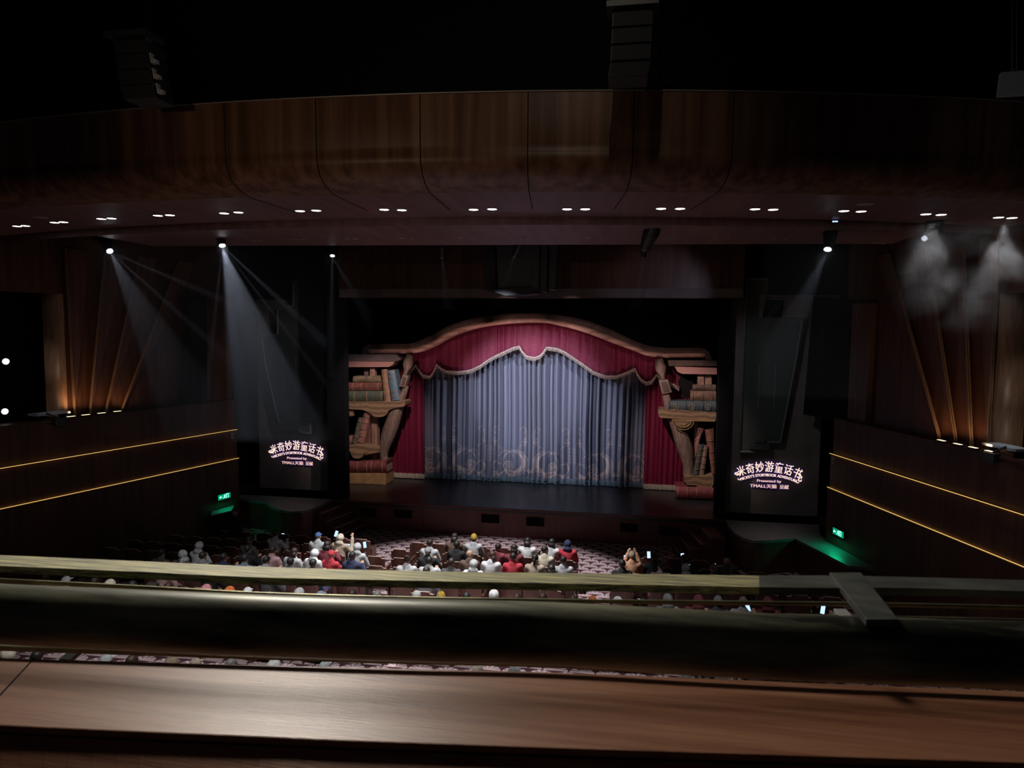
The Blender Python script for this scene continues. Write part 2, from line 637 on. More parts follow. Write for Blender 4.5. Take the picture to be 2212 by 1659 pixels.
# header wall over the stage opening
struct(MB().box(-9.75, 3.42, 22.3, 22.5, 7.92, 11.5).build('wall_front', M_wood_wall))
struct(MB().box(-9.7, 3.4, 22.27, 22.30, 7.94, 8.22).build('trim_8', M_signwall))
struct(MB().box(-22, -13.3, 23.9, 24.0, -0.1, 13.6).build('wall_back_left', M_cloth_black))
struct(MB().box(5.9, 14, 23.9, 24.0, -0.1, 13.6).build('wall_back_right', M_cloth_black))
# black portal
m = MB()
m.box(-10.34, -9.68, 22.55, 22.9, 1.0, 9.4)
m.box(2.80, 3.12, 22.55, 22.9, 1.0, 9.4)
m.box(-9.68, 2.80, 22.6, 22.85, 7.94, 9.4)
struct(m.build('trim_3', M_cloth_black))
# stage
struct(MB().box(-14.5, 8.5, 22.16, 30, 0.86, 1.0).build('floor_stage', M_stage))
m = MB().box(-9.9, 3.4, 22.24, 22.5, -0.05, 0.86)
m.box(-9.9, 3.4, 22.14, 22.2, 0.93, 0.995)
struct(m.build('wall_stage_front', M_wood_front))
struct(MB().box(-16, 9, 28.6, 28.8, 0.9, 12).build('wall_stage_back', M_cloth_black))
m = MB()
for x0, x1 in ((-13.6, -12.2), (5.0, 6.4)):
    m.box(x0, x1, 26.0, 26.3, 1.0, 10)
# side platforms of the stage
def platform(px, back):
    top = [PZ(u, v, 1.0) for u, v in px] + [Vector((x, y, 1.0)) for x, y in back]
    mm = MB()
    mm.prism([Vector((p.x, p.y, 0.92)) for p in top], (0, 0, 0.08))
    return mm, top


mm, top = platform([(572, 1084), (585, 1094), (605, 1101), (628, 1105), (650, 1104), (672, 1100), (695, 1090), (712, 1080)], [(-9.9, 22.5), (-9.9, 23.6), (-13.4, 23.6), (-13.4, 21.6)])
struct(mm.build('floor_platform_left', M_platform))
m = MB()
m.prism([Vector((p.x, p.y + 0.06, -0.05)) for p in top], (0, 0, 0.97))
struct(m.build('wall_platform_left', M_wood_front))
mm, top = platform([(1566, 1120), (1574, 1136), (1586, 1150), (1604, 1161), (1628, 1168), (1650, 1168), (1717, 1163), (1770, 1190), (1832, 1222)], [(6.6, 18.3), (5.6, 21.0), (6.2, 23.6), (3.0, 23.6), (3.0, 22.4)])
struct(mm.build('floor_platform_right', M_platform))
m = MB()
m.prism([Vector((p.x + 0.05, p.y + 0.06, -0.05)) for p in top], (0, 0, 0.97))
struct(m.build('wall_platform_right', M_wood_front))
# glossy slab added under the left exit sign to catch its green spill
mm = MB()
lp = [PZ(u, v, 1.0) for u, v in ((455, 1113), (500, 1103), (512, 1080), (470, 1080))]
mm.prism(lp, (0, 0, -0.04))
struct(mm.build('floor_spill_slab_left', M_platform))
mm = MB()
mm.prism([p - Vector((0, 0, 0.04)) for p in lp], (0, 0, -0.96))
struct(mm.build('wall_spill_slab_left', M_black))  # black body of the added slab
# sign walls
struct(MB().box(-13.35, -10.6, 23.3, 23.5, 1.0, 7.9).build('wall_sign_left', M_signwall))
struct(MB().box(3.0, 6.05, 23.15, 23.35, 1.0, 8.05).build('wall_sign_right', M_signwall))
# stepped lighter header beside the right tower
struct(MB().box(4.0, 6.35, 22.9, 23.1, 7.35, 8.05).build('trim_4', M_signwall))

# auditorium floor
SL = 0.08


def floor_z(y):
    return SL * max(0.0, 18.5 - y)


m = MB()
m.add([(-22, 24, 0), (14, 24, 0), (14, 18.5, 0), (-22, 18.5, 0), (-22, 1.2, SL * 17.3), (14, 1.2, SL * 17.3)], [(3, 2, 1, 0), (4, 5, 2, 3)])
struct(m.build('floor', M_carpet, fix=False))
bpy.data.objects['floor'].location = bpy.data.objects['floor'].location

# splayed side walls
def wall_side(side):
    if side == 'left':
        p0, vp, sg = Vector((-12.8, 21.0, 0)), 1784, -1
    else:
        p0, vp, sg = Vector((5.6, 20.5, 0)), 950, 1
    d = ray(vp, 716)
    d = Vector((d.x, d.y, 0)).normalized()
    n = Vector((d.y, -d.x, 0))          # horizontal normal
    if n.x * sg < 0:
        n = -n                          # points away from the hall
    return p0, d, n


WALLS = {}
M_led = emis('amber_led', (1.0, 0.62, 0.18), 0.9)
for side in ('left', 'right'):
    p0, d, n = wall_side(side)
    WALLS[side] = (p0, d, n)

    def wp(t, off, z, p0=p0, d=d, n=n):
        q = p0 - d * t + n * off
        return Vector((q.x, q.y, z))

    def slab(t0, t1, off, th, z0, z1):
        mm = MB()
        mm.prism([wp(t0, off, z0), wp(t1, off, z0), wp(t1, off + th, z0), wp(t0, off + th, z0)], (0, 0, z1 - z0))
        return mm

    m = slab(0, 18, 0.0, 0.3, -0.1, 2.52)
    for a in ((0.0, 18, 0.06, 0.3, 2.52, 3.49), (0.0, 18, 0.12, 0.3, 3.49, 4.44), (0.0, 18, 0.10, 0.5, 4.44, 4.5)):
        mm = slab(*a)
        m.add(mm.v, mm.f)
    struct(m.build('wall_%s' % side, M_wood_wall))
    # upper wall, set back, with a dark lighting slot
    qe = PW(*((145, 850) if side == 'left' else (2147, 850)), p0 + n * 0.45, n)
    ts = -(qe - p0).dot(d)
    m = slab(-0.2, ts, 0.45, 0.2, 4.5, 9.6)
    mm = slab(ts, 18, 0.45, 0.2, 7.72, 9.6)
    m.add(mm.v, mm.f)
    struct(m.build('wall_upper_%s' % side, M_wood_wall))
    m = slab(ts - 0.6, 18, 1.7, 0.1, 4.3, 7.9)
    struct(m.build('wall_slot_%s' % side, M_black))
    for z in (2.53, 3.50):
        o = slab(0.0 if z > 3 else -0.05, 17, 0.012, 0.018, z, z + 0.011).build('light_strip', M_led)
        tag(o, 'thin amber light strip on the %s side wall, the %s of its two' % (side, 'upper' if z > 3 else 'lower'), 'light strip', 'amber light strips on the side walls')
    # vertical reveal at the slot: curved glossy timber
    m = MB()
    vs = []
    for i in range(9):
        a = math.pi / 2 * i / 8
        b = wp(ts + 0.24 * math.sin(a), 0.45 + 0.5 * (1 - math.cos(a)), 4.5)
        vs += [b, b + Vector((0, 0, 3.22))]
    m.add(vs, [(2 * i, 2 * i + 2, 2 * i + 3, 2 * i + 1) for i in range(8)])
    struct(m.build('trim_%d' % (5 if side == 'left' else 6), M_rib, smooth=True))
    q = wp(ts + 1.6, 0.3, 5.6)
    spot('slot_lamp', q, wp(ts + 0.2, 0.8, 5.9), 7, (1, 0.85, 0.78), 50, 1.0, 0.05)
    q = wp(ts + 1.4, 0.5, 4.75)
    spot('slot_lamp', q, wp(ts + 0.2, 0.8, 4.9), 3, (1, 0.8, 0.74), 60, 1.0, 0.05)

# ---- timber fins on the side walls, each with its uplight
RIBS = {'left': [((163, 905), (146, 620)), ((195, 903), (214, 690)), ((229, 900), (258, 760)), ((263, 893), (330, 715))],
        'right': [((2028, 962), (1975, 755)), ((2063, 970), (2008, 590)), ((2096, 979), (2083, 640)), ((2131, 988), (2146, 700))]}
M_fin = mat('fin_timber', (0.17, 0.09, 0.055), 0.42, spec=0.4, noise=1, scale=2.5, stretch=(3, 3, 0.15), col2=(0.11, 0.055, 0.035))
M_lens = emis('warm_lens', (1.0, 0.78, 0.5), 1.6)
for side in ('left', 'right'):
    p0, d, n = WALLS[side]
    pw = p0 + n * 0.30
    for k, (b, t) in enumerate(RIBS[side]):
        pb, pt = PW(*b, pw, n), PW(*t, pw, n)
        pb.z = 4.5
        e = (pt - pb).normalized()
        pt = pb + e * ((8.9 - 4.5) / e.z)
        back = n * 0.17
        r = thing('wall_fin', pb, 'tall slanting timber fin on the %s side wall, %s counted from the stage' % (side, ORD[3 - k] if side == 'left' else ORD[k]), 'wall fin', 'slanting timber fins on the %s side wall' % side)
        m = MB()
        m.prism([pb + n * 0.01, pt + n * 0.01, pt + back + d * 0.75, pb + back + d * 0.10], n * 0.02)
        m.build('fin_board', M_fin, r)
        m = MB()
        m.prism([pb, pt, pt + d * 0.018, pb + d * 0.018], n * 0.07)
        m.build('lit_edge_strip', M_rib, r)  # lighter timber tone paints the edge caught by the uplight
        c = PW(b[0] - 4, b[1] + 1, p0 + n * 0.02, n)
        c.z = 4.5
        c = c + n * 0.10
        r = thing('uplight', c, 'small lit uplight at the foot of the %s fin from the stage, %s wall' % (ORD[3 - k] if side == 'left' else ORD[k], side), 'uplight', 'uplights along the %s parapet' % side)
        MB().obox(c + Vector((0, 0, 0.02)), d * 0.12, n * 0.05, Vector((0, 0, 0.02))).build('housing', M_metal_black, r)
        MB().obox(c + Vector((0, 0, 0.044)) - n * 0.0, d * 0.10, n * 0.035, Vector((0, 0, 0.004))).build('lens', M_lens, r)
        en = (20, 8, 8, 10)[k] if side == 'left' else (10, 10, 10, 16)[k]
        e = (pt - pb).normalized()
        spot('uplight_beam', c + Vector((0, 0, 0.07)) - n * 0.02, pb + e * 1.2 + n * 0.15, en, (1.0, 0.58, 0.30), 110, 1.0, 0.02)

# dim brown pilasters on the upper right wall, black recess and loudspeaker
p0, d, n = WALLS['right']
pw = p0 + n * 0.3


def quad_on_wall(side, px, off, th):
    p0, d, n = WALLS[side]
    pw = p0 + n * off
    mm = MB()
    mm.prism([PW(u, v, pw, n) for u, v in px], n * th)
    return mm


o = quad_on_wall('right', [(1842, 655), (1884, 655), (1868, 922), (1830, 912)], 0.3, 0.2).build('pilaster', M_fin)
tag(o, 'dim brown vertical timber panel between black recess and fins, right wall', 'panel')
o = quad_on_wall('right', [(1757, 640), (1838, 648), (1828, 912), (1735, 895)], 0.34, 0.1).build('dark_recess_sheet', M_cloth_black)  # flat black sheet put in for the darkness of the recess
tag(o, 'flat black sheet showing the dark recess beside the right stepped tower', 'screen')
r0 = PW(425, 870, WALLS['left'][0] + WALLS['left'][2] * 0.1, WALLS['left'][2])
r = thing('column_loudspeaker', r0, 'tall black column loudspeaker on the left side wall', 'loudspeaker')
quad_on_wall('left', [(408, 640), (446, 642), (448, 872), (412, 872)], 0.05, 0.35).build('cabinet', M_black, r, bevel=0.02)
quad_on_wall('left', [(412, 646), (442, 648), (444, 866), (416, 866)], 0.035, 0.012).build('grille', mat('speaker_cloth', (0.02, 0.022, 0.024), 0.9), r)
for side, uv in (('left', (500, 941)), ('right', (1801, 996))):
    p0, d, n = WALLS[side]
    c = PW(*uv, p0, n) - n * 0.03
    r = thing('wall_switch', c, 'small grey switch plate at the stage end of the %s side wall' % side, 'switch')
    MB().obox(c, d * 0.05, n * 0.012, Vector((0, 0, 0.09))).build('plate', mat('switch_grey', (0.35, 0.34, 0.33), 0.5), r)
    MB().obox(c - n * 0.014, d * 0.025, n * 0.006, Vector((0, 0, 0.035))).build('button', mat('switch_dark', (0.1, 0.1, 0.1), 0.5), r)

# ---- two stepped towers flanking the portal
TW = {'right': [(1614, 602), (1658, 602), (1654, 644), (1696, 646), (1693, 688), (1733, 691), (1721, 770), (1686, 955), (1656, 955), (1653, 968), (1630, 968), (1628, 976), (1597, 976)],
      'left': [(664, 600), (634, 608), (634, 660), (600, 668), (600, 722), (566, 730), (574, 790), (603, 913), (626, 914), (628, 922), (648, 926), (650, 933), (671, 937)]}
for side, pts in TW.items():
    Y = 22.9
    P = [PY(u, v, Y) for u, v in pts]
    base = Vector((P[-1].x, Y, P[-1].z))
    r = thing('stepped_tower', base, 'tall dark stepped grille tower hanging at the %s of the stage opening' % side, 'grille tower')
    MB().prism(P, (0, 0.3, 0)).build('grille', M_panel, r)
    m = MB()
    for i in range(len(P)):
        a, b = P[i] + Vector((0, -0.02, 0)), P[(i + 1) % len(P)] + Vector((0, -0.02, 0))
        m.tube([a, b], 0.035, 4)
    m.build('frame', M_panel_frame, r)
    xs = [p.x for p in P]
    m = MB()
    zb = min(p.z for p in P)
    for fx, z0, z1 in ((0.35, 1.4, 2.8), (0.7, 1.4, 2.8)):
        x = (P[0].x + (P[5].x - P[0].x) * fx * 0.8)
        m.box(x - 0.012, x + 0.012, Y - 0.02, Y, zb + z0, zb + z1)
    m.build('slot', M_panel_frame, r)
    m = MB()
    cx = P[0].x + (P[5].x - P[0].x) * 0.35
    m.box(cx - 0.35, cx + 0.25, Y - 0.12, Y, zb + 0.12, zb + 0.34)
    m.box(cx - 0.2, cx + 0.1, Y - 0.16, Y, zb + 0.34, zb + 0.46)
    m.build('bracket', M_panel, r)
# black return beside the left tower
struct(MB().box(-11.4, -10.34, 22.75, 22.9, 3.6, 9.0).build('trim_7', M_cloth_black))

# ---- vents in the stage front
for k, (u0, v0, u1, v1) in enumerate(((778, 1097, 811, 1115), (853, 1101, 890, 1119), (1040, 1111, 1078, 1130), (1137, 1117, 1175, 1137), (1340, 1130, 1378, 1150), (1423, 1136, 1467, 1157))):
    a, b = PY(u0, v0, 22.24), PY(u1, v1, 22.24)
    c = Vector(((a.x + b.x) / 2, 22.22, b.z))
    r = thing('floor_vent', c, 'black rectangular vent in the stage front, %s from the left' % ORD[k], 'vent', 'black vents in the stage front')
    m = MB()
    for x0, x1, z0, z1 in ((a.x, b.x, a.z - 0.02, a.z), (a.x, b.x, b.z, b.z + 0.02), (a.x, a.x + 0.02, b.z, a.z), (b.x - 0.02, b.x, b.z, a.z)):
        m.box(x0, x1, 22.20, 22.24, z0, z1)
    m.build('frame', M_black, r)
    m = MB().box(a.x, b.x, 22.232, 22.238, b.z, a.z)
    for i in range(5):
        z = b.z + (a.z - b.z) * (i + 0.5) / 5
        m.box(a.x + 0.02, b.x - 0.02, 22.21, 22.235, z - 0.01, z + 0.01)
    m.build('louvre', M_black, r)

# ---- steps from the hall up to the platforms
for side, px in (('left', [(691, 1110, 745, 1090), (707, 1126, 759, 1106), (723, 1142, 775, 1120), (741, 1154, 788, 1133)]),
                 ('right', [(1513, 1138, 1537, 1163), (1491, 1149, 1516, 1177), (1474, 1165, 1489, 1187), (1452, 1175, 1471, 1200)])):
    zz = [0.8, 0.6, 0.4, 0.2]
    tr = []
    for (u0, v0, u1, v1), z in zip(px, zz):
        tr.append((PZ(u0, v0, z), PZ(u1, v1, z), z))
    c = (tr[-1][0] + tr[-1][1]) / 2
    c.z = 0
    r = thing('steps', c, 'dark flight of four steps with pale edges at the %s of the stage front' % side, 'steps')
    m, e = MB(), MB()
    for a, b, z in tr:
        out = (b - a).cross(Vector((0, 0, 1))).normalized()
        if out.y < 0:
            out = -out
        m.prism([Vector((a.x, a.y, 0)), Vector((b.x, b.y, 0)), Vector((b.x, b.y, 0)) + out * 0.4, Vector((a.x, a.y, 0)) + out * 0.4], (0, 0, z))
    for a, b, z in tr:
        e.tube([a, b], 0.012, 4)
    m.build('tread', M_wood_front, r)
    e.build('nosing', mat('step_nosing', (0.4, 0.36, 0.36), 0.5), r)


# ---- green exit signs at the foot of the side walls
def exit_sign(side, uv, wpx):
    p0, d, n = WALLS[side]
    c = PW(*uv, p0 - n * 0.05, n)
    r = thing('exit_sign', c, 'glowing green exit sign low on the %s side wall' % side, 'exit sign')
    right = d if side == 'left' else -d
    up = Vector((0, 0, 1))
    MB().obox(c, right * 0.27, n * 0.03, up * 0.10).build('housing', M_metal_black, r)
    MB().obox(c - n * 0.034, right * 0.25, n * 0.004, up * 0.085).build('panel', emis('exit_green_dim', (0.0, 0.55, 0.26), 0.6), r)
    m = MB()
    f = c - n * 0.042

    def q(x, y):
        return f + right * x + up * y
    def bar(x0, y0, x1, y1, w=0.016):
        m.tube([q(x0, y0), q(x1, y1)], w / 2, 4)
    # running figure, doorway and arrow
    m.ball(q(0.02, 0.055), 0.014, 0.014, 0.014, 8, 6)
    bar(0.01, 0.035, -0.005, 0.0, 0.026)
    bar(0.01, 0.03, 0.04, 0.01)
    bar(0.01, 0.03, -0.03, 0.02)
    bar(-0.005, 0.0, 0.03, -0.025)
    bar(0.03, -0.025, 0.02, -0.06)
    bar(-0.005, 0.0, -0.03, -0.04)
    bar(-0.03, -0.04, -0.06, -0.045)
    for a in ((0.08, -0.065, 0.08, 0.07), (0.08, 0.07, 0.15, 0.07), (0.15, 0.07, 0.15, -0.065)):
        bar(*a)
    bar(-0.1, 0.0, -0.2, 0.0, 0.022)
    bar(-0.2, 0.0, -0.165, 0.03, 0.02)
    bar(-0.2, 0.0, -0.165, -0.03, 0.02)
    m.build('pictogram', emis('exit_green', (0.25, 1.0, 0.68), 3.0), r)
    area('exit_glow', c - n * 0.08 - up * 0.02, c - n * 0.5 - up * 0.6, 5.0 if side == 'right' else 3.4, (0.0, 1.0, 0.42), 0.5, 0.16)
    return c


exit_sign('left', (483, 1072), 26)
exit_sign('right', (1813, 1151), 26)

# ------------------------------------------------------------------ lit title on the side walls
def text_mesh(s, size, offset=0.0):
    cu = bpy.data.curves.new('t', 'FONT')
    cu.body = s
    cu.size = size
    cu.offset = offset
    cu.align_x = 'CENTER'
    cu.fill_mode = 'FRONT'
    ob = bpy.data.objects.new('t', cu)
    COL.objects.link(ob)
    dg = bpy.context.evaluated_depsgraph_get()
    me = bpy.data.meshes.new_from_object(ob.evaluated_get(dg))
    vs = [Vector(v.co) for v in me.vertices]
    fs = [tuple(p.vertices) for p in me.polygons]
    bpy.data.objects.remove(ob)
    bpy.data.curves.remove(cu)
    bpy.data.meshes.remove(me)
    return vs, fs


def fit(vs, w, h):
    x0, x1 = min(v.x for v in vs), max(v.x for v in vs)
    y0, y1 = min(v.y for v in vs), max(v.y for v in vs)
    return [Vector(((v.x - (x0 + x1) / 2) / (x1 - x0) * w, (v.y - y0) / (y1 - y0) * h, 0)) for v in vs]


M_letter = emis('title_gold', (1.0, 0.70, 0.50), 1.25)
M_letter2 = emis('title_blush', (1.0, 0.62, 0.40), 0.95)
M_halo = emis('title_violet', (0.045, 0.02, 0.22), 1.0)


def sign(side, Y, ul, ur, uc, vc):
    """lettering drawn in units of 1/2080 of the sign width"""
    pl, pr_ = PY(ul, vc, Y), PY(ur, vc, Y)
    s = (pr_.x - pl.x) / 2080.0
    c = PY(uc, vc, Y)
    r = thing('lit_sign', Vector((c.x, Y, c.z - 600 * s)), 'glowing arched show title with sponsor line on the %s wall panel' % side, 'sign')

    def put(name, vs, fs, mm, dy=0.0, th=8.0):
        m = MB()
        k = len(vs)
        front = [Vector((c.x + v.x * s, Y - 0.02 - dy, c.z + v.y * s)) for v in vs]
        m.add(front, fs)
        return m.build(name, mm, r)

    def arc(x, y, R, yc):
        """lift a flat layout onto an arch: yc = crown height, y measured from the baseline"""
        a = x / R
        return Vector(((R + y) * math.sin(a), yc - R + (R + y) * math.cos(a), 0))

    SH = [(0, 0), (5, 0), (-5, 0)]
    HL = [(13, 0), (-13, 0), (0, 13), (0, -13), (9, 9), (-9, 9), (9, -9), (-9, -9)]
    rows = []
    cells = [(-835, 225, 320), (-565, 240, 320), (-285, 245, 330), (0, 250, 330), (285, 245, 330), (565, 240, 330), (840, 225, 330)]
    V, F_ = [], []
    for ch, (x, w, h) in zip('米奇妙游童话书', cells):
        vs, fs = text_mesh(ch, 1.0)
        vs = fit(vs, w, h)
        b = len(V)
        V += [arc(v.x + x, v.y - 85, 2150, 190) for v in vs]
        F_ += [tuple(i + b for i in f) for f in fs]
    rows.append(('title', V, F_, M_letter))
    vs, fs = text_mesh("MICKEY'S STORYBOOK ADVENTURE", 1.0)
    rows.append(('subtitle', [arc(v.x - 10, v.y, 2150, -40) for v in fit(vs, 1720, 88)], fs, M_letter))
    for nm, tx, x, w, y, h in (('presenter_line', 'Presented by', 10, 730, -255, 105), ('sponsor_name', 'TMALL天猫', -160, 800, -420, 125), ('sponsor_verb', '呈献', 470, 270, -425, 130)):
        vs, fs = text_mesh(tx, 1.0)
        rows.append((nm, [Vector((v.x + x, v.y + y, 0)) for v in fit(vs, w, h)], fs, M_letter2))
    for nm, V0, F0, mm_ in rows:
        for suffix, shifts, m_, dy in (('', SH, mm_, 0.0), ('_halo', HL, M_halo, -0.012)):
            V, F_ = [], []
            for dx, dz in shifts:
                b = len(V)
                V += [Vector((v.x + dx, v.y + dz, 0)) for v in V0]
                F_ += [tuple(i + b for i in f) for f in F0]
            put(nm + suffix, V, F_, m_, dy)

    # curls at both ends
    def curl(cx, cy, r0, turns, a0, tail, w, mm, dy):
        pts = []
        for i in range(37):
            t = i / 36
            a = a0 + turns * 2 * math.pi * t
            rr = r0 * (0.25 + 0.75 * t)
            pts.append((cx + rr * math.cos(a), cy + rr * math.sin(a)))
        pts += tail
        m = MB()
        m.tube([Vector((c.x + x * s, Y - 0.02 - dy, c.z + y * s)) for x, y in pts], w * s, 6)
        return m
    for halo in (True, False):
        w = 34 if halo else 17
        dy = -0.052 if halo else 0.0
        nm = 'curl_halo' if halo else 'curl'
        for a in ((-975, -15, 66, 0.9, 0.6 + math.pi, [(-905, -20), (-880, 60)]), (945, -115, 76, -0.9, math.pi * 0.15, [(985, -30), (930, 40), (880, 60)])):
            curl(a[0], a[1], a[2], a[3], a[4], a[5], w, None, dy).build(nm, M_halo if halo else M_letter, r)
        for pts in ([(-945, -150), (-925, -185), (-885, -190), (-860, -160)], [(815, -165), (845, -205), (880, -215), (900, -185)]):
            m = MB()
            m.tube([Vector((c.x + x * s, Y - 0.02 - dy, c.z + y * s)) for x, y in pts], w * 0.7 * s, 6)
            m.build(nm, M_halo if halo else M_letter, r)


sign('left', 23.26, 580, 700, 641, 978)
sign('right', 23.11, 1585, 1734, 1661, 1026)

# ================================================================== STAGE SET
RND = random.Random(7)


def folds(x0, x1, wmin, wmax, dmin, dmax, seed, sharp=0.65):
    r = random.Random(seed)
    xs, ds = [x0], []
    while xs[-1] < x1:
        xs.append(xs[-1] + r.uniform(wmin, wmax))
        ds.append(r.uniform(dmin, dmax))

    def f(x):
        lo, hi = 0, len(ds) - 1
        while lo < hi:
            mid = (lo + hi) // 2
            if xs[mid + 1] < x:
                lo = mid + 1
            else:
                hi = mid
        t = min(1, max(0, (x - xs[lo]) / (xs[lo + 1] - xs[lo])))
        return -ds[lo] * (math.sin(math.pi * t) ** sharp)
    return f


def drape(x0, x1, z0, ztop, Y, fold, nx, nz, pfun=None, sway=None):
    """pleated cloth; ztop(x) and z0(x) give its edges; pfun gives the woven print"""
    vs, fs, pr_ = [], [], []
    for i in range(nx + 1):
        x = x0 + (x1 - x0) * i / nx
        a, b = z0(x), ztop(x)
        for j in range(nz + 1):
            z = a + (b - a) * j / nz
            xx = x + (sway(x, z) if sway else 0)
            vs.append((xx, Y + fold(x + 0.02 * math.sin(z * 0.9 + x)), z))
            pr_.append(pfun(x, z) if pfun else 0.0)
    for i in range(nx):
        for j in range(nz):
            a = i * (nz + 1) + j
            fs.append((a, a + nz + 1, a + nz + 2, a + 1))
    return vs, fs, pr_


def cloth_obj(name, data, m, parent=None):
    vs, fs, pr_ = data
    org = WL[parent.name] if parent else Vector(((vs[0][0] + vs[-1][0]) / 2, vs[0][1], min(v[2] for v in vs)))
    me = bpy.data.meshes.new(name)
    me.from_pydata([tuple(Vector(v) - org) for v in vs], [], fs)
    at = me.attributes.new('print', 'FLOAT', 'POINT')
    at.data.foreach_set('value', pr_)
    me.polygons.foreach_set('use_smooth', [True] * len(me.polygons))
    me.materials.append(m)
    o = bpy.data.objects.new(name, me)
    COL.objects.link(o)
    if parent:
        o.parent = parent
    else:
        o.location = org
    WL[o.name] = org.copy()
    return o


def interp(tab, x):
    if x <= tab[0][0]:
        return tab[0][1]
    for (a, p), (b, q) in zip(tab, tab[1:]):
        if x <= b:
            t = (x - a) / (b - a)
            return p + (q - p) * t
    return tab[-1][1]


def curve_tab(px, Y, smooth=True):
    pts = [PY(u, v, Y) for u, v in px]
    return [(p.x, p.z) for p in pts]


def spline(tab, n=8):
    """Catmull-Rom through the table"""
    out = []
    for i in range(len(tab) - 1):
        p0, p1, p2, p3 = tab[max(i - 1, 0)], tab[i], tab[i + 1], tab[min(i + 2, len(tab) - 1)]
        for k in range(n):
            t = k / n
            out.append(tuple(0.5 * ((2 * b) + (c - a) * t + (2 * a - 5 * b + 4 * c - d) * t * t + (-a + 3 * b - 3 * c + d) * t ** 3) for a, b, c, d in zip(p0, p1, p2, p3)))
    out.append(tab[-1])
    return out


INN = [(800, 764), (830, 764), (866, 764), (900, 762), (936, 748), (977, 726), (1033, 708), (1088, 700), (1144, 697), (1180, 698), (1202, 702), (1243, 712), (1285, 726), (1326, 742), (1368, 757), (1396, 768), (1437, 773), (1480, 773), (1522, 773)]
OUT = [(783, 764), (784, 752), (796, 744), (840, 743), (880, 743), (908, 736), (936, 722), (977, 701), (1033, 686), (1102, 678), (1180, 678), (1202, 680), (1257, 690), (1312, 709), (1354, 729), (1396, 746), (1437, 752), (1480, 752), (1515, 752), (1530, 758), (1538, 779)]
YC = 26.2      # blue drape
YR = 25.95     # crimson legs
YV = 25.6      # valance
YA = 25.0      # arch
xl, xr = PY(912, 1000, YC).x, PY(1398, 1000, YC).x
# woven scroll border of the blue drape, one repeat = 3.1 m
UNIT = (PY(1330, 990, YC).x - PY(1147, 990, YC).x)
XJ = PY(1147, 990, YC).x
ZB = 1.02


def sstep(d, w):
    return max(0.0, min(1.0, (w - d) / 0.012))


def scroll(x, z):
    u = ((x - XJ) / UNIT + 0.5) % 1.0 - 0.5
    au = abs(u) * UNIT          # mirrored about the joint between two rings
    h = z - ZB
    if h > 2.75 or h < 0.2:
        return 0.0
    v = 0.0
    px = UNIT / 805.0           # one unit of the traced sketch

    def ring(cx, cy, r, w, a0=None, a1=None):
        dx, dy = au - cx * px, h - cy * px
        rr = math.hypot(dx, dy)
        if a0 is not None:
            a = math.degrees(math.atan2(dy, dx)) % 360
            if not (a0 <= a <= a1 if a0 < a1 else (a >= a0 or a <= a1)):
                return 0.0
        return sstep(abs(rr - r * px), w * px)

    def cres(cx, cy, r, cx2, cy2, r2):
        return 1.0 if math.hypot(au - cx * px, h - cy * px) < r * px and math.hypot(au - cx2 * px, h - cy2 * px) > r2 * px else 0.0
    v = max(v, ring(148, 185, 122, 4.5), ring(148, 185, 108, 3.0, 60, 330))
    v = max(v, 0.8 * cres(148, 185, 102, 178, 200, 92))
    v = max(v, ring(215, 150, 46, 5, 0, 300), ring(215, 150, 26, 5, 20, 280), 0.7 * cres(215, 148, 16, 215, 148, 2))
    v = max(v, 0.7 * cres(190, 110, 60, 180, 140, 66))
    v = max(v, ring(235, 230, 70, 3.5, 20, 170))
    v = max(v, ring(300, 150, 66, 4.5, 190, 60), ring(322, 160, 34, 4, 300, 170))
    v = max(v, 0.75 * cres(310, 95, 40, 300, 130, 44), 0.7 * cres(345, 80, 30, 360, 100, 30))
    # small knot at the joint
    v = max(v, ring(0, 140, 22, 5, 200, 340), 0.8 * cres(14, 110, 20, 10, 130, 20))
    # leafy column between repeats
    au2 = UNIT / 2 - au
    for k in range(5):
        cy = (210 + 32 * k) * px
        d = math.hypot((au2 - 22 * px) / 1.6, h - cy)
        if d < 13 * px:
            v = max(v, 0.2)
    # tall curled stems, two to a repeat
    for cx in (0.0, UNIT / 2):
        a = abs(au - cx)
        X, Yy = a / px, h / px
        if abs(math.hypot(X - 72, Yy - 505) - 28) < 3.5 and not (Yy < 505 and X > 72):
            v = max(v, 0.45)
        # stem
        if 330 < Yy < 505:
            cxs = 36 + 66 * ((Yy - 420) / 100) ** 2 * (0.14 if Yy > 420 else 0.5)
            if abs(X - (40 if Yy > 420 else 40)) < 3.5 and Yy > 400:
                v = max(v, 0.3)
            if 370 < Yy < 430 and abs(X - 55) < 26 * (1 - abs(Yy - 395) / 45) and (int(Yy / 9) % 3):
                v = max(v, 0.5)
        if abs(math.hypot(X - 62, Yy - 300) - 62) < 3.5 and Yy > 300 and X > 40:
            v = max(v, 0.35)
    return v


zt = PY(1150, 735, YC).z
fb = folds(xl - 0.2, xr + 0.3, 0.09, 0.27, 0.08, 0.34, 3, 0.9)
r = thing('blue_drape', Vector(((xl + xr) / 2, YC, 1.0)), 'wide slate blue pleated stage drape with a scroll border, filling the centre of the stage', 'curtain')


def lod(x0, x1, zlo, zmid, ztop, Y, f, m, par, name):
    d1 = drape(x0, x1, lambda x: zlo, ztop, Y, f, int((x1 - x0) / 0.016), int((zt - zlo) / 0.019), scroll)
    return cloth_obj(name, d1, m, par)


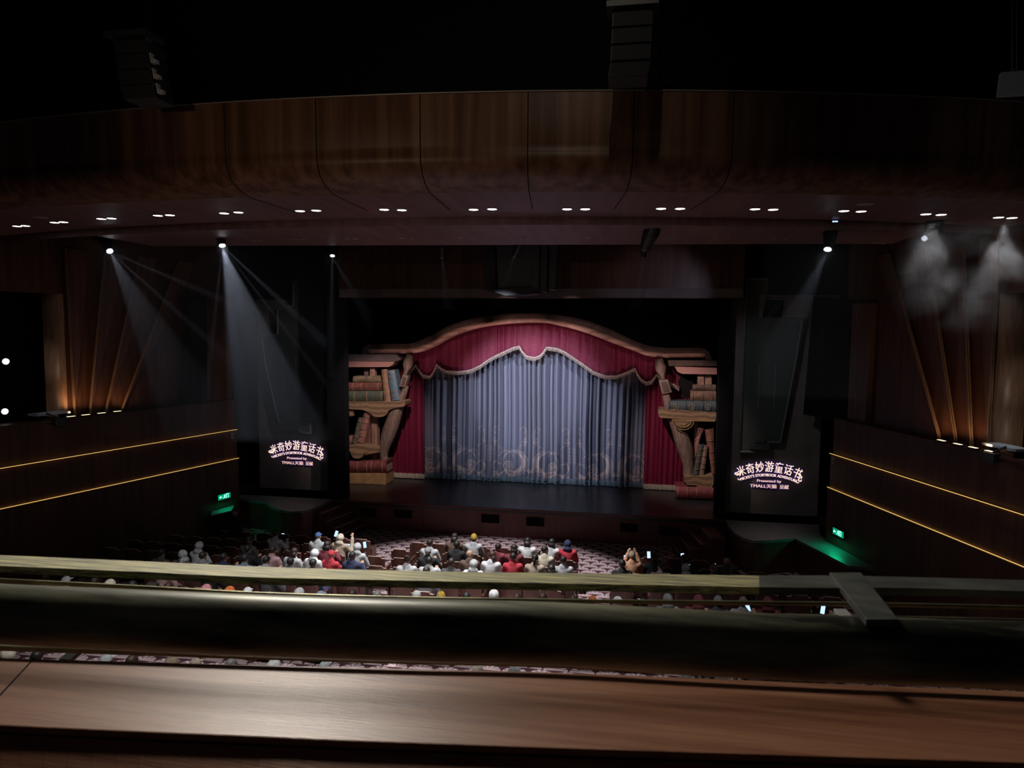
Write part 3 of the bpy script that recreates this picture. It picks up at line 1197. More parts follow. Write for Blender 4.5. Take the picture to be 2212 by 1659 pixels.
inn_b = spline(curve_tab([(u, v + 6) for u, v in INN], YC), 5)
lod(xl, xr, ZB + 0.13, 3.8, lambda x: min(zt, interp(inn_b, x)), YC, fb, M_blue, r, 'pleated_cloth')
def fringe(x0, x1, ztop, zbot, Y, f, step, m, par, seed):
    rr = random.Random(seed)
    vs, fs = [], []
    x = x0
    zt_ = ztop if callable(ztop) else (lambda q: ztop)
    zb_ = zbot if callable(zbot) else (lambda q: zbot)
    while x < x1:
        y = Y + f(x) - 0.02
        zb = zb_(x) + rr.uniform(0, 0.02)
        w = step * 0.55
        k = len(vs)
        zq = zt_(x)
        vs += [(x - w, y, zq), (x + w, y, zq), (x + w * 0.7, y - 0.01, zb), (x - w * 0.7, y - 0.01, zb), (x, y - step * 0.8, zq), (x, y - step * 0.8 - 0.01, zb)]
        fs += [(k, k + 4, k + 5, k + 3), (k + 4, k + 1, k + 2, k + 5), (k + 1, k, k + 3, k + 2), (k, k + 1, k + 4), (k + 3, k + 5, k + 2)]
        x += step
    mm = MB()
    mm.add(vs, fs)
    return mm.build('fringe', m, par)


fringe(xl, xr, ZB + 0.20, ZB - 0.005, YC, lambda x: fb(x) * 0.5 - 0.05, 0.045, M_fringe_blue, r, 5)

# crimson legs
for side, (u0, u1, ztpx) in (('left', (834, 918, 770)), ('right', (1391, 1484, 770))):
    a, b = PY(u0, 1000, YR).x, PY(u1, 1000, YR).x
    ztop = PY(u0, 772, YR).z
    f = folds(a, b, 0.12, 0.26, 0.05, 0.13, 11 if side == 'left' else 12)
    r = thing('crimson_leg_drape', Vector(((a + b) / 2, YR, 1.0)), 'narrow crimson velvet drape with cream fringe hanging at the %s of the blue drape' % side, 'curtain')
    # the outer edge follows the leaning leg, inner edge hangs straight
    cloth_obj('pleated_cloth', drape(a, b, lambda x: ZB + 0.17, lambda x: ztop, YR, f, 160, 60), M_red, r)
    fringe(a, b, ZB + 0.2, ZB - 0.005, YR, lambda x: f(x) * 0.5 - 0.03, 0.04, M_fringe_white, r, 6)

# arch profiles
inn = spline(curve_tab(INN, YA), 5)
out = spline(curve_tab(OUT, YA), 5)
r = thing('scenery_arch', Vector((STAGE_X, YA, inn[40][1])), 'curving carved timber arch framing the crimson valance over the stage', 'stage arch')
m = MB()
n = 90
ii = [(lambda t: (inn[0][0] + (inn[-1][0] - inn[0][0]) * t))(k / n) for k in range(n + 1)]
top, bot = [], []
for k in range(n + 1):
    x = ii[k]
    bz = interp(inn, x)
    tz = interp(out, x)
    top.append(Vector((x, YA, tz)))
    bot.append(Vector((x, YA, bz)))
# cross-section: recessed upper frieze, projecting cyma lip below
secs = []
for t, b in zip(top, bot):
    hgt = t.z - b.z
    secs.append([Vector((t.x, YA + 0.5, t.z)), Vector((t.x, YA - 0.02, t.z)), Vector((t.x, YA - 0.06, t.z - 0.04)), Vector((t.x, YA - 0.02, t.z - 0.08)),
                 Vector((t.x, YA, b.z + hgt * 0.52)), Vector((t.x, YA - 0.10, b.z + hgt * 0.50))])
m.add([v for s_ in secs for v in s_], [(i * 6 + j, i * 6 + j + 1, (i + 1) * 6 + j + 1, (i + 1) * 6 + j) for i in range(n) for j in range(5)] + [(0, 1, 2, 3, 4, 5), tuple(n * 6 + j for j in (5, 4, 3, 2, 1, 0))])
m.build('frieze', mat('arch_frieze', (0.13, 0.085, 0.07), 0.6, noise=0.4, scale=4), r, smooth=False)
m = MB()
secs = []
for t, b in zip(top, bot):
    hgt = (t.z - b.z) * 0.52
    s_ = []
    for q in range(9):
        a = math.pi * q / 8
        s_.append(Vector((t.x, YA - 0.10 - 0.10 * math.sin(a), b.z + hgt * (0.5 + 0.5 * math.cos(a)))))
    s_.append(Vector((t.x, YA + 0.45, b.z)))
    secs.append(s_)
K = 10
m.add([v for s_ in secs for v in s_], [(i * K + j, i * K + j + 1, (i + 1) * K + j + 1, (i + 1) * K + j) for i in range(n) for j in range(K - 1)] + [tuple(range(K)), tuple(n * K + j for j in range(K - 1, -1, -1))])
m.build('lip_moulding', M_archwood, r, smooth=True)
# returns at the ends
m = MB()
P = [PY(u, v, YA) for u, v in ((783, 765), (784, 752), (796, 744), (806, 744), (806, 764))]
m.prism(P, (0, 0.5, 0))
P = [PY(u, v, YA) for u, v in ((1512, 753), (1524, 755), (1533, 762), (1538, 778), (1512, 774))]
m.prism(P, (0, 0.5, 0))
m.build('end_block', MATS['arch_frieze'], r)

# valance
VB = [(878, 818), (883, 809), (892, 797), (900, 787), (907, 800), (915, 810), (930, 813), (938, 803), (945, 786), (954, 795), (966, 801), (991, 803), (1010, 801), (1022, 798), (1040, 789), (1055, 778), (1071, 769), (1088, 761), (1110, 751), (1123, 748), (1128, 758), (1138, 769), (1155, 773), (1168, 768), (1175, 760), (1181, 750), (1204, 753), (1220, 760), (1232, 768), (1257, 785), (1282, 803), (1307, 812), (1332, 812), (1354, 804), (1372, 795), (1376, 806), (1384, 818), (1396, 826), (1408, 823), (1418, 808), (1426, 815), (1440, 823), (1452, 829), (1468, 838)]
vb = curve_tab(VB, YV)
x0, x1 = vb[0][0], vb[-1][0]
inn_v = spline(curve_tab([(u, v - 4) for u, v in INN], YV), 5)
fv = folds(x0, x1, 0.14, 0.36, 0.02, 0.07, 21, 1.0)
r = thing('crimson_valance', Vector(((x0 + x1) / 2, YV, 5.4)), 'crimson velvet valance with a scalloped tasselled edge under the timber arch', 'valance')
RV = random.Random(4)
dots = [(RV.uniform(x0, x1), RV.uniform(4.6, 6.4), RV.uniform(0.01, 0.022)) for _ in range(260)]
grid = {}
for q in dots:
    grid.setdefault((int(q[0] / 0.1), int(q[1] / 0.1)), []).append(q)


def vprint(x, z):
    """faint woven scrolls and flecks of the velvet"""
    v = 0.0
    for i in (-1, 0, 1):
        for j in (-1, 0, 1):
            for q in grid.get((int(x / 0.1) + i, int(z / 0.1) + j), ()):
                if math.hypot(x - q[0], z - q[1]) < q[2]:
                    v = 0.22
    cx = (x + 0.3) % 1.3 - 0.65
    b = interp(vb, x) + 0.55
    rr = math.hypot(cx, z - b)
    if abs(rr - 0.22) < 0.012 or abs(rr - 0.12) < 0.01:
        v = max(v, 0.07)
    return v


cloth_obj('gathered_cloth', drape(x0, x1, lambda x: interp(vb, x), lambda x: interp(inn_v, x) + 0.05, YV, fv, 620, 44, vprint), M_red, r)
m = MB()
pts = [Vector((x, YV - 0.10, z)) for x, z in vb]
m.tube(pts, 0.032, 6)
m.build('cord', M_trim, r, smooth=True)
fringe(x0, x1, lambda x: interp(vb, x) - 0.01, lambda x: interp(vb, x) - 0.13, YV - 0.07, lambda x: 0, 0.05, M_trim, r, 9)

# ------------------------------------------------------------------ book towers
BOOKM = {}


def bookmat(name, c, c2=None):
    k = 'binding_' + name
    return mat(k, c, 0.55, noise=0.55, scale=6, col2=c2)


def zoomL(x, y):
    return (700 + x / 3.606, 640 + y / 3.606)


def zoomR(x, y):
    return (1160 + x / 3.606, 640 + y / 3.606)


def book(q, Y, depth, m, label, bands=(), bandm=None, emblem=0, group=None, tm=None):
    """q: four corners of the spine a,b,c,d; a->b is the long direction"""
    a, b, c, d = [PY(*p, Y) for p in q]
    cen = (a + b + c + d) / 4
    low = min((a, b, c, d), key=lambda p: p.z)
    r = thing('prop_book', Vector((cen.x, Y, low.z)), label, 'book', group)
    n = 7

    def sect(t0, t1, e0, e1, back, grow=0.0):
        m_ = MB()
        vs = []
        for t in (t0, t1):
            p0, p1 = a.lerp(b, t), d.lerp(c, t)
            w = (p1 - p0)
            for k in range(n):
                s_ = k / (n - 1)
                s2 = e0 + (e1 - e0) * s_
                bul = 0.22 * w.length * math.sin(math.pi * s_)
                vs.append(p0 + w * s2 + Vector((0, -bul - grow, 0)))
            vs.append(p0 + w * e1 + Vector((0, back, 0)))
            vs.append(p0 + w * e0 + Vector((0, back, 0)))
        N_ = n + 2
        m_.add(vs, [(i, (i + 1) % N_, (i + 1) % N_ + N_, i + N_) for i in range(N_)] + [tuple(range(N_ - 1, -1, -1)), tuple(range(N_, 2 * N_))])
        return m_
    # boards and spine: two boards joined by the rounded spine
    cov = MB()
    vs = []
    for t in (0, 1):
        p0, p1 = a.lerp(b, t), d.lerp(c, t)
        w = p1 - p0
        th = 0.10
        ring = [p0 + Vector((0, depth, 0))]
        for k in range(n):
            s_ = k / (n - 1)
            ring.append(p0 + w * s_ + Vector((0, -0.2 * w.length * math.sin(math.pi * s_), 0)))
        ring.append(p1 + Vector((0, depth, 0)))
        ring.append(p1 - w * th + Vector((0, depth, 0)))
        for k in range(n - 1, -1, -1):
            s_ = k / (n - 1)
            ring.append(p0 + w * (th + (1 - 2 * th) * s_) + Vector((0, 0.06 - 0.2 * w.length * math.sin(math.pi * s_), 0)))
        ring.append(p0 + w * th + Vector((0, depth, 0)))
        vs += ring
    N_ = len(vs) // 2
    cov.add(vs, [(i, (i + 1) % N_, (i + 1) % N_ + N_, i + N_) for i in range(N_)])
    capf = []
    hn = N_ // 2
    for base in (0, N_):
        for i in range(hn - 1):
            capf.append((base + i, base + i + 1, base + N_ - 2 - i, base + N_ - 1 - i))
    cov.f += capf
    cov.build('cover', m, r)
    sect(0.03, 0.97, 0.11, 0.89, depth - 0.04, -0.07).build('page_block', M_pages, r)
    for t in bands:
        sect(t - 0.012, t + 0.012, 0.0, 1.0, 0.02, 0.02).build('spine_band', bandm or MATS.get('spine_band') or mat('spine_band', (0.30, 0.20, 0.12), 0.5), r)
    if emblem:
        em = MB()
        for k in range(emblem):
            t = (k + 0.5) / emblem if emblem > 1 else 0.5
            p = a.lerp(b, t).lerp(d.lerp(c, t), 0.5)
            w = (d - a).length
            p = p + Vector((0, -0.22 * w - 0.012, 0))
            rr = w * 0.26
            for s_ in (-1, 1):
                arc_ = [p + Vector((s_ * rr * 0.9 * math.sin(q_ / 8 * math.pi), 0.0, rr * math.cos(q_ / 8 * math.pi))) for q_ in range(9)]
                em.tube(arc_, 0.010, 4)
                em.tube([p + Vector((s_ * rr * 0.2, 0, -rr * 0.4)), p + Vector((s_ * rr * 0.5, 0, rr * 0.2)), p + Vector((0, 0, rr * 0.6))], 0.009, 4)
            em.tube([p + Vector((0, 0, -rr)), p + Vector((0, 0, rr))], 0.008, 4)
        em.build('gilt_emblem', mat('gilt', (0.42, 0.42, 0.34), 0.4, metal=0.3), r)
    return r


def flat_piece(name, px, Y, d, m, par, bevel=0.02):
    P = [PY(u, v, Y) for u, v in px]
    return MB().prism(P, (0, d, 0)).build(name, m, par, bevel=bevel)


def round_px(f, cx, cy, rx, ry, a0, a1, n=14):
    return [f(cx + rx * math.cos(math.radians(a0 + (a1 - a0) * k / n)), cy + ry * math.sin(math.radians(a0 + (a1 - a0) * k / n))) for k in range(n + 1)]


YT = 24.7
# ---- left tower shelf unit
Z = zoomL
base = PY(*Z(300, 1455), YT)
r = thing('bookcase_tower', Vector((base.x, YT, 1.0)), 'crooked timber bookcase tower with carved leaning leg, left end of the arch', 'scenery')
flat_piece('cornice_slab', [Z(165, 452), Z(560, 452), Z(600, 490), Z(560, 508), Z(165, 504)], YT, 0.7, mat('slab_grey', (0.17, 0.14, 0.14), 0.6, noise=0.3, scale=3), r)
flat_piece('cornice_moulding', [Z(170, 506), Z(548, 510), Z(535, 535), Z(505, 552), Z(172, 553)], YT - 0.06, 0.6, mat('moulding_rose', (0.45, 0.24, 0.22), 0.5), r)
flat_piece('post', [Z(355, 553), Z(394, 553), Z(394, 640), Z(355, 640)], YT + 0.12, 0.25, mat('post_rose', (0.42, 0.26, 0.22), 0.5, noise=0.4, scale=6), r)
flat_piece('post', [Z(308, 553), Z(345, 553), Z(340, 640), Z(312, 640)], YT + 0.3, 0.25, MATS['slab_grey'], r)
shelf = [Z(175, 822), Z(600, 818)] + round_px(Z, 606, 836, 26, 28, -70, 80, 8) + [Z(570, 868), Z(520, 882), Z(500, 892)] + round_px(Z, 425, 888, 75, 56, 5, 150, 12) + [Z(300, 886), Z(200, 880), Z(178, 876)]
flat_piece('shelf', shelf, YT - 0.1, 0.75, M_towerwood, r)
flat_piece('shelf_bracket', [Z(190, 878), Z(228, 882), Z(222, 935), Z(198, 938)], YT, 0.3, M_towerwood, r)
flat_piece('post', [Z(368, 925), Z(414, 930), Z(414, 1283), Z(372, 1283)], YT + 0.25, 0.3, mat('post_timber', (0.40, 0.25, 0.19), 0.5, noise=0.4, scale=5, stretch=(3, 3, 0.5)), r)
flat_piece('shelf_panel', [Z(330, 950), Z(372, 940), Z(372, 1283), Z(300, 1283)], YT + 0.4, 0.2, mat('panel_rose', (0.24, 0.13, 0.11), 0.5, noise=0.3, scale=4), r)
flat_piece('lower_shelf', [Z(184, 1160), Z(300, 1150), Z(430, 1172), Z(432, 1215), Z(330, 1238), Z(185, 1210)], YT - 0.05, 0.6, M_towerwood, r)
flat_piece('shelf_boss', round_px(Z, 258, 1212, 54, 56, 0, 180, 12), YT - 0.16, 0.5, M_towerwood, r)


def carved_leg(Zf, pts, r, Y, flip=1):
    P, R_ = [], []
    for x, y, w in pts:
        p = PY(*Zf(x, y), Y)
        P.append((p.x, p.z, w * 0.5 / 3.606 * (YT / FPX) * 1.02))
    S = spline(P, 4)
    MB().tube([Vector((a, Y + 0.15, b)) for a, b, c in S], [(c, c) for a, b, c in S], 16, up=Vector((0, 1, 0))).build('carved_leg', M_legwood, r, smooth=True)


carved_leg(Z, [(628, 700, 50), (618, 740, 52), (598, 790, 62), (575, 850, 84), (548, 920, 104), (520, 1000, 118), (492, 1080, 116), (470, 1150, 98), (455, 1210, 80), (455, 1250, 66), (462, 1282, 70)], r, YT + 0.05)
blockm = M_legwood
flat_piece('leg_block', [Z(612, 610), Z(655, 622), Z(632, 712), Z(583, 702)], YT + 0.02, 0.35, blockm, r)
flat_piece('leg_panel', [Z(618, 628), Z(642, 635), Z(624, 695), Z(600, 690)], YT - 0.005, 0.02, mat('leg_inset', (0.10, 0.075, 0.065), 0.6), r, bevel=0)
c = PY(*Z(655, 525), YT)
m = MB()
p1, p2 = PY(*Z(632, 612), YT + 0.15), PY(*Z(672, 455), YT + 0.15)
for_prof = [(0.0, 0.10), (0.12, 0.07), (0.25, 0.10), (0.42, 0.17), (0.6, 0.19), (0.8, 0.15), (1.0, 0.14)]
m.tube([p1.lerp(p2, t) for t, _ in for_prof], [q for _, q in for_prof], 16)
m.build('baluster', M_legwood, r, smooth=True)

G = 'prop books on the left tower'
book([Z(178, 738), Z(462, 738), Z(462, 820), Z(178, 820)], YT + 0.05, 0.55, bookmat('sage', (0.10, 0.13, 0.10), (0.07, 0.09, 0.07)), 'thick dark green prop book lying on the left tower shelf, bottom of the stack', (0.22, 0.56, 0.96), emblem=0, group=G)
book([Z(178, 672), Z(450, 672), Z(450, 734), Z(178, 734)], YT + 0.08, 0.55, bookmat('rust', (0.26, 0.10, 0.08), (0.15, 0.06, 0.05)), 'rust red prop book lying on the dark green one, left tower', (0.17, 0.43, 0.9), group=G)
book([Z(228, 622), Z(440, 620), Z(446, 668), Z(225, 668)], YT + 0.10, 0.5, bookmat('sand', (0.30, 0.24, 0.16)), 'thin sandy prop book on top of the stack, left tower', (0.1, 0.9), group=G)
book([Z(446, 572), Z(470, 820), Z(520, 815), Z(488, 566)], YT + 0.05, 0.5, bookmat('terracotta', (0.40, 0.24, 0.18), (0.25, 0.14, 0.10)), 'upright terracotta prop book leaning left beside the blue book, left tower', (0.15, 0.3, 0.45, 0.62, 0.8), group=G)
book([Z(492, 580), Z(530, 815), Z(590, 808), Z(548, 572)], YT + 0.02, 0.5, bookmat('blue', (0.10, 0.20, 0.30), (0.16, 0.26, 0.34)), 'upright blue prop book leaning against the leg, left tower shelf', (0.1, 0.25, 0.7, 0.88), group=G)
book([Z(268, 945), Z(216, 1150), Z(250, 1162), Z(298, 958)], YT + 0.0, 0.4, bookmat('moss', (0.17, 0.18, 0.13), (0.09, 0.09, 0.07)), 'thin mossy prop book leaning on a pink one, lower left tower', (0.12, 0.4, 0.7, 0.9), group=G)
book([Z(312, 900), Z(254, 1150), Z(306, 1166), Z(358, 915)], YT + 0.02, 0.45, bookmat('rose', (0.42, 0.20, 0.18), (0.28, 0.13, 0.11)), 'tall rose pink prop book leaning right, lower left tower', (0.12, 0.3, 0.5, 0.72, 0.9), group=G)
book([Z(184, 1090), Z(224, 1095), Z(215, 1150), Z(184, 1155)], YT + 0.1, 0.4, bookmat('rose', (0.42, 0.20, 0.18)), 'small reddish prop book behind the mossy one, lower left tower', (), group=G)
book([Z(190, 1284), Z(488, 1284), Z(488, 1376), Z(190, 1376)], YT - 0.1, 0.8, bookmat('maroon', (0.24, 0.06, 0.07), (0.13, 0.04, 0.04)), 'big maroon prop book under the left tower, above the tan block', (0.25, 0.5, 0.62, 0.9), group=G)
P = [PY(*Z(*q), YT - 0.12) for q in ((190, 1378), (482, 1378), (482, 1455), (190, 1455))]
P[2].z = P[3].z = 1.0
o = MB().prism(P, (0.0, 0.9, 0)).build('plinth_block', mat('plinth_tan', (0.45, 0.29, 0.14), 0.6, noise=0.3, scale=4), bevel=0.03)
tag(o, 'tan timber block on the stage under the left book tower', 'block')

# ---- right tower
Z = zoomR
base = PY(*Z(1230, 1575), YT)
r = thing('bookcase_tower', Vector((base.x, YT, 1.0)), 'crooked timber bookcase tower with carved leaning leg, right end of the arch', 'scenery')
flat_piece('cornice_slab', [Z(1020, 498), Z(1404, 500), Z(1404, 545), Z(1030, 545)], YT, 0.7, MATS['arch_frieze'], r)
flat_piece('cornice_moulding', [Z(1072, 548), Z(1403, 558), Z(1403, 610), Z(1130, 606), Z(1095, 590)], YT - 0.06, 0.6, MATS['moulding_rose'], r)
flat_piece('post', [Z(1252, 610), Z(1302, 612), Z(1302, 692), Z(1252, 690)], YT + 0.12, 0.25, MATS['post_rose'], r)
flat_piece('post', [Z(1306, 612), Z(1362, 614), Z(1362, 694), Z(1306, 692)], YT + 0.18, 0.25, MATS['post_timber'], r)
# black cutout shaped as the shadow silhouette behind the blue book
flat_piece('shadow_silhouette', [Z(1098, 655), Z(1120, 640), Z(1112, 620), Z(1160, 616), Z(1165, 640), Z(1205, 645), Z(1226, 670), Z(1205, 700), Z(1195, 790), Z(1135, 795), Z(1122, 720), Z(1100, 690)], YT + 0.45, 0.1, M_black, r)
flat_piece('shelf', round_px(Z, 968, 912, 24, 37, 270, 90, 8) + [Z(1396, 968), Z(1398, 905)], YT - 0.1, 0.75, M_towerwood, r)
flat_piece('shelf_rail', [Z(1050, 958), Z(1388, 965), Z(1388, 978), Z(1052, 970)], YT - 0.14, 0.3, M_goldtrim, r, bevel=0.008)
flat_piece('shelf_boss', round_px(Z, 1142, 970, 72, 62, 0, 180, 14), YT - 0.18, 0.4, M_towerwood, r)
m = MB()
for k, rr in enumerate((1.0, 0.72, 0.45)):
    pts = [PY(*q, YT - 0.19 - 0.005) for q in round_px(Z, 1142, 972, 80 * rr, 68 * rr, 0, 180, 16)]
    m.tube(pts, 0.018, 5)
m.build('boss_ring', M_goldtrim, r)
flat_piece('post', [Z(1228, 975), Z(1262, 978), Z(1260, 1290), Z(1226, 1285)], YT + 0.3, 0.3, MATS['post_timber'], r)
carved_leg(Z, [(1005, 770, 56), (1020, 830, 66), (1050, 920, 74), (1078, 990, 84), (1105, 1050, 100), (1132, 1120, 116), (1155, 1190, 116), (1172, 1260, 100), (1182, 1330, 84), (1185, 1390, 80), (1190, 1450, 90)], r, YT + 0.05)
flat_piece('leg_block', [Z(948, 655), Z(1022, 650), Z(1052, 748), Z(975, 765)], YT + 0.02, 0.35, M_legwood, r)
flat_piece('leg_panel', [Z(964, 672), Z(1010, 666), Z(1032, 735), Z(988, 748)], YT - 0.005, 0.02, MATS['leg_inset'], r, bevel=0)
m = MB()
p1, p2 = PY(*Z(985, 652), YT + 0.15), PY(*Z(948, 488), YT + 0.15)
m.tube([p1.lerp(p2, t) for t, _ in for_prof], [q for _, q in for_prof], 16)
m.build('baluster', M_legwood, r, smooth=True)
flat_piece('scroll_foot', [Z(1145, 1392), Z(1240, 1402), Z(1330, 1395), Z(1368, 1388), Z(1372, 1440)] + round_px(Z, 1308, 1450, 62, 56, 0, 120, 10) + [Z(1240, 1470), Z(1165, 1468), Z(1148, 1425)], YT - 0.12, 0.6, M_towerwood, r)
m = MB()
pts = [PY(*q, YT - 0.125) for q in [Z(1165, 1466), Z(1240, 1470)] + round_px(Z, 1308, 1450, 64, 58, 120, 0, 12) + [Z(1374, 1395)]]
m.tube(pts, 0.02, 5)
m.build('foot_rail', M_goldtrim, r)
G = 'prop books on the right tower'
book([Z(1022, 815), Z(1394, 815), Z(1394, 903), Z(1022, 903)], YT - 0.02, 0.6, bookmat('slate', (0.075, 0.11, 0.13), (0.05, 0.07, 0.085)), 'thick slate blue prop book with gilt emblems on the right tower shelf', (0.02, 0.37, 0.72), bandm=mat('band_slate', (0.05, 0.07, 0.08), 0.5), emblem=3, group=G)
book([Z(1196, 738), Z(1394, 738), Z(1394, 812), Z(1196, 812)], YT + 0.05, 0.55, bookmat('umber', (0.26, 0.16, 0.11), (0.15, 0.09, 0.07)), 'brown prop book lying on the slate blue one, right tower', (0.08, 0.45, 0.85), group=G)
book([Z(1212, 690), Z(1394, 688), Z(1394, 734), Z(1212, 734)], YT + 0.08, 0.5, bookmat('walnut', (0.16, 0.11, 0.09)), 'dark brown prop book on top of the stack, right tower', (0.1, 0.9), group=G)
book([Z(1262, 1152), Z(1215, 1388), Z(1256, 1398), Z(1300, 1160)], YT - 0.02, 0.4, bookmat('charcoal', (0.07, 0.08, 0.08), (0.11, 0.12, 0.12)), 'charcoal prop book leaning on a striped one, lower right tower', (0.15, 0.35, 0.55, 0.8), group=G)
book([Z(1300, 1160), Z(1262, 1396), Z(1300, 1400), Z(1332, 1168)], YT, 0.4, bookmat('tan', (0.36, 0.24, 0.17), (0.20, 0.13, 0.10)), 'tan striped prop book leaning left, lower right tower', (0.12, 0.35, 0.6, 0.75), group=G)
book([Z(1310, 1040), Z(1362, 1385), Z(1384, 1385), Z(1376, 1030)], YT + 0.1, 0.4, bookmat('brick', (0.32, 0.14, 0.10), (0.2, 0.09, 0.07)), 'tall brick red prop book against the portal, lower right tower', (0.25, 0.5, 0.75), group=G)
book([Z(1246, 1020), Z(1226, 1270), Z(1260, 1150), Z(1300, 1030)], YT + 0.2, 0.3, bookmat('rose', (0.42, 0.20, 0.18)), 'rose pink prop book standing behind the charcoal one, lower right tower', (), group=G)
o = book([Z(1080, 1480), Z(1375, 1490), Z(1370, 1580), Z(1085, 1574)], YT - 0.15, 0.8, bookmat('wine', (0.26, 0.06, 0.075), (0.15, 0.04, 0.045)), 'wine red prop book lying on the stage under the right tower', (0.05, 0.3, 0.55), emblem=0, group=G)

# ================================================================== CEILING FITTINGS
M_dl = emis('downlight_white', (1.0, 0.97, 0.93), 14.0)
M_dl_off = mat('downlight_off', (0.85, 0.80, 0.78), 0.4)
M_ring = mat('downlight_ring', (0.5, 0.45, 0.42), 0.4, metal=0.4)
PAIRS = [((37, 489), (55, 488)), ((118, 481), (137, 480)), ((219, 473), (241, 472)), ((341, 466), (367, 465)), ((484, 461), (515, 459)), ((648, 456), (683, 455)), ((830, 453), (868, 454)),
         ((1023, 453), (1063, 452)), ((1225, 452), (1264, 452)), ((1428, 451), (1469, 451)), ((1631, 452), (1670, 453)), ((1823, 456), (1860, 457)), ((2000, 463), (2033, 464)), ((2157, 470), (2186, 471))]
proto = None
pair_pos = []
for k, pr2 in enumerate(PAIRS):
    for j, (u, v) in enumerate(pr2):
        c = PZ(u, v, 9.04)
        c.z = 9.05
        if j == 0:
            pair_pos.append(c.copy())
        if proto is None:
            proto = thing('downlight', c, '', 'downlight', 'lit recessed downlights in the canopy soffit')
            m = MB()
            m.lathe(c + Vector((0, 0, -0.012)), [(0.098, 0.012), (0.098, 0.0), (0.084, 0.0), (0.084, 0.012)], 20)
            m.build('trim_ring', M_ring, proto)
            MB().lathe(c + Vector((0, 0, -0.010)), [(0.083, 0.008), (0.083, 0.0)], 20).build('lens', M_dl, proto)
            o = proto
        else:
            o = copy_tree(proto)
            o.location = c
        o['label'] = 'lit recessed downlight, %s of the %s pair from the left in the canopy soffit' % (('left', 'right')[j], ORD[k])
# their pools over the stalls
pool = {2: 60, 3: 130, 4: 260, 5: 420, 6: 520, 7: 560, 8: 460, 9: 200, 10: 60, 11: 30, 12: 60, 13: 120}
for k, e in pool.items():
    c = pair_pos[k]
    tx, ty = (c.x, c.y - 0.2)
    spot('downlight_beam', c + Vector((0.1, 0, -0.08)), (tx, ty, 0.3), e, (1.0, 0.97, 0.95), 40 if c.x < -5 else 56, 0.5, 0.04)

proto = None
SM = [((548, 521), (562, 520)), ((640, 518), (655, 517)), ((750, 516), (768, 516)), ((867, 515), (890, 515)), ((994, 514), (1020, 514)), ((1130, 514), (1157, 514)), ((1270, 514), (1297, 514)),
      ((1437, 514),), ((1547, 515), (1574, 515)), ((1675, 516), (1697, 517)), ((1890, 525), (1908, 526))]
for k, pr2 in enumerate(SM):
    for j, (u, v) in enumerate(pr2):
        c = PZ(u, v, 8.89)
        c.z = 8.9
        if proto is None:
            proto = thing('small_downlight', c, '', 'downlight', 'unlit small downlights in the lower soffit')
            MB().lathe(c + Vector((0, 0, -0.014)), [(0.068, 0.014), (0.068, 0.0), (0.056, 0.0), (0.056, 0.01)], 16).build('trim_ring', M_ring, proto)
            MB().lathe(c + Vector((0, 0, -0.008)), [(0.055, 0.006), (0.055, 0.0)], 16).build('lens', M_dl_off, proto)
            o = proto
        else:
            o = copy_tree(proto)
            o.location = c
        o['label'] = 'small unlit downlight, %s of the %s pair from the left in the lower soffit' % (('left', 'right')[j], ORD[k])
for k, (u, v, l) in enumerate(((87, 470, 'left'), (1870, 441, 'right'))):
    c = PZ(u, v, 9.04)
    c.z = 9.05
    r = thing('ceiling_speaker', c, 'round pale grille disc in the canopy soffit, %s end' % l, 'ceiling speaker')
    MB().lathe(c + Vector((0, 0, -0.015)), [(0.13, 0.015), (0.13, 0.0)], 24).build('grille', mat('disc_grey', (0.42, 0.38, 0.36), 0.7), r)
    MB().lathe(c + Vector((0, 0, -0.018)), [(0.14, 0.018), (0.14, 0.004), (0.13, 0.0), (0.13, 0.018)], 24).build('rim', M_ring, r)

# moving-head lamps hanging under the soffit
M_beamlens = emis('beam_lens', (0.9, 0.95, 1.0), 9.0)
M_dimlens = emis('dim_lens', (0.8, 0.85, 1.0), 0.7)


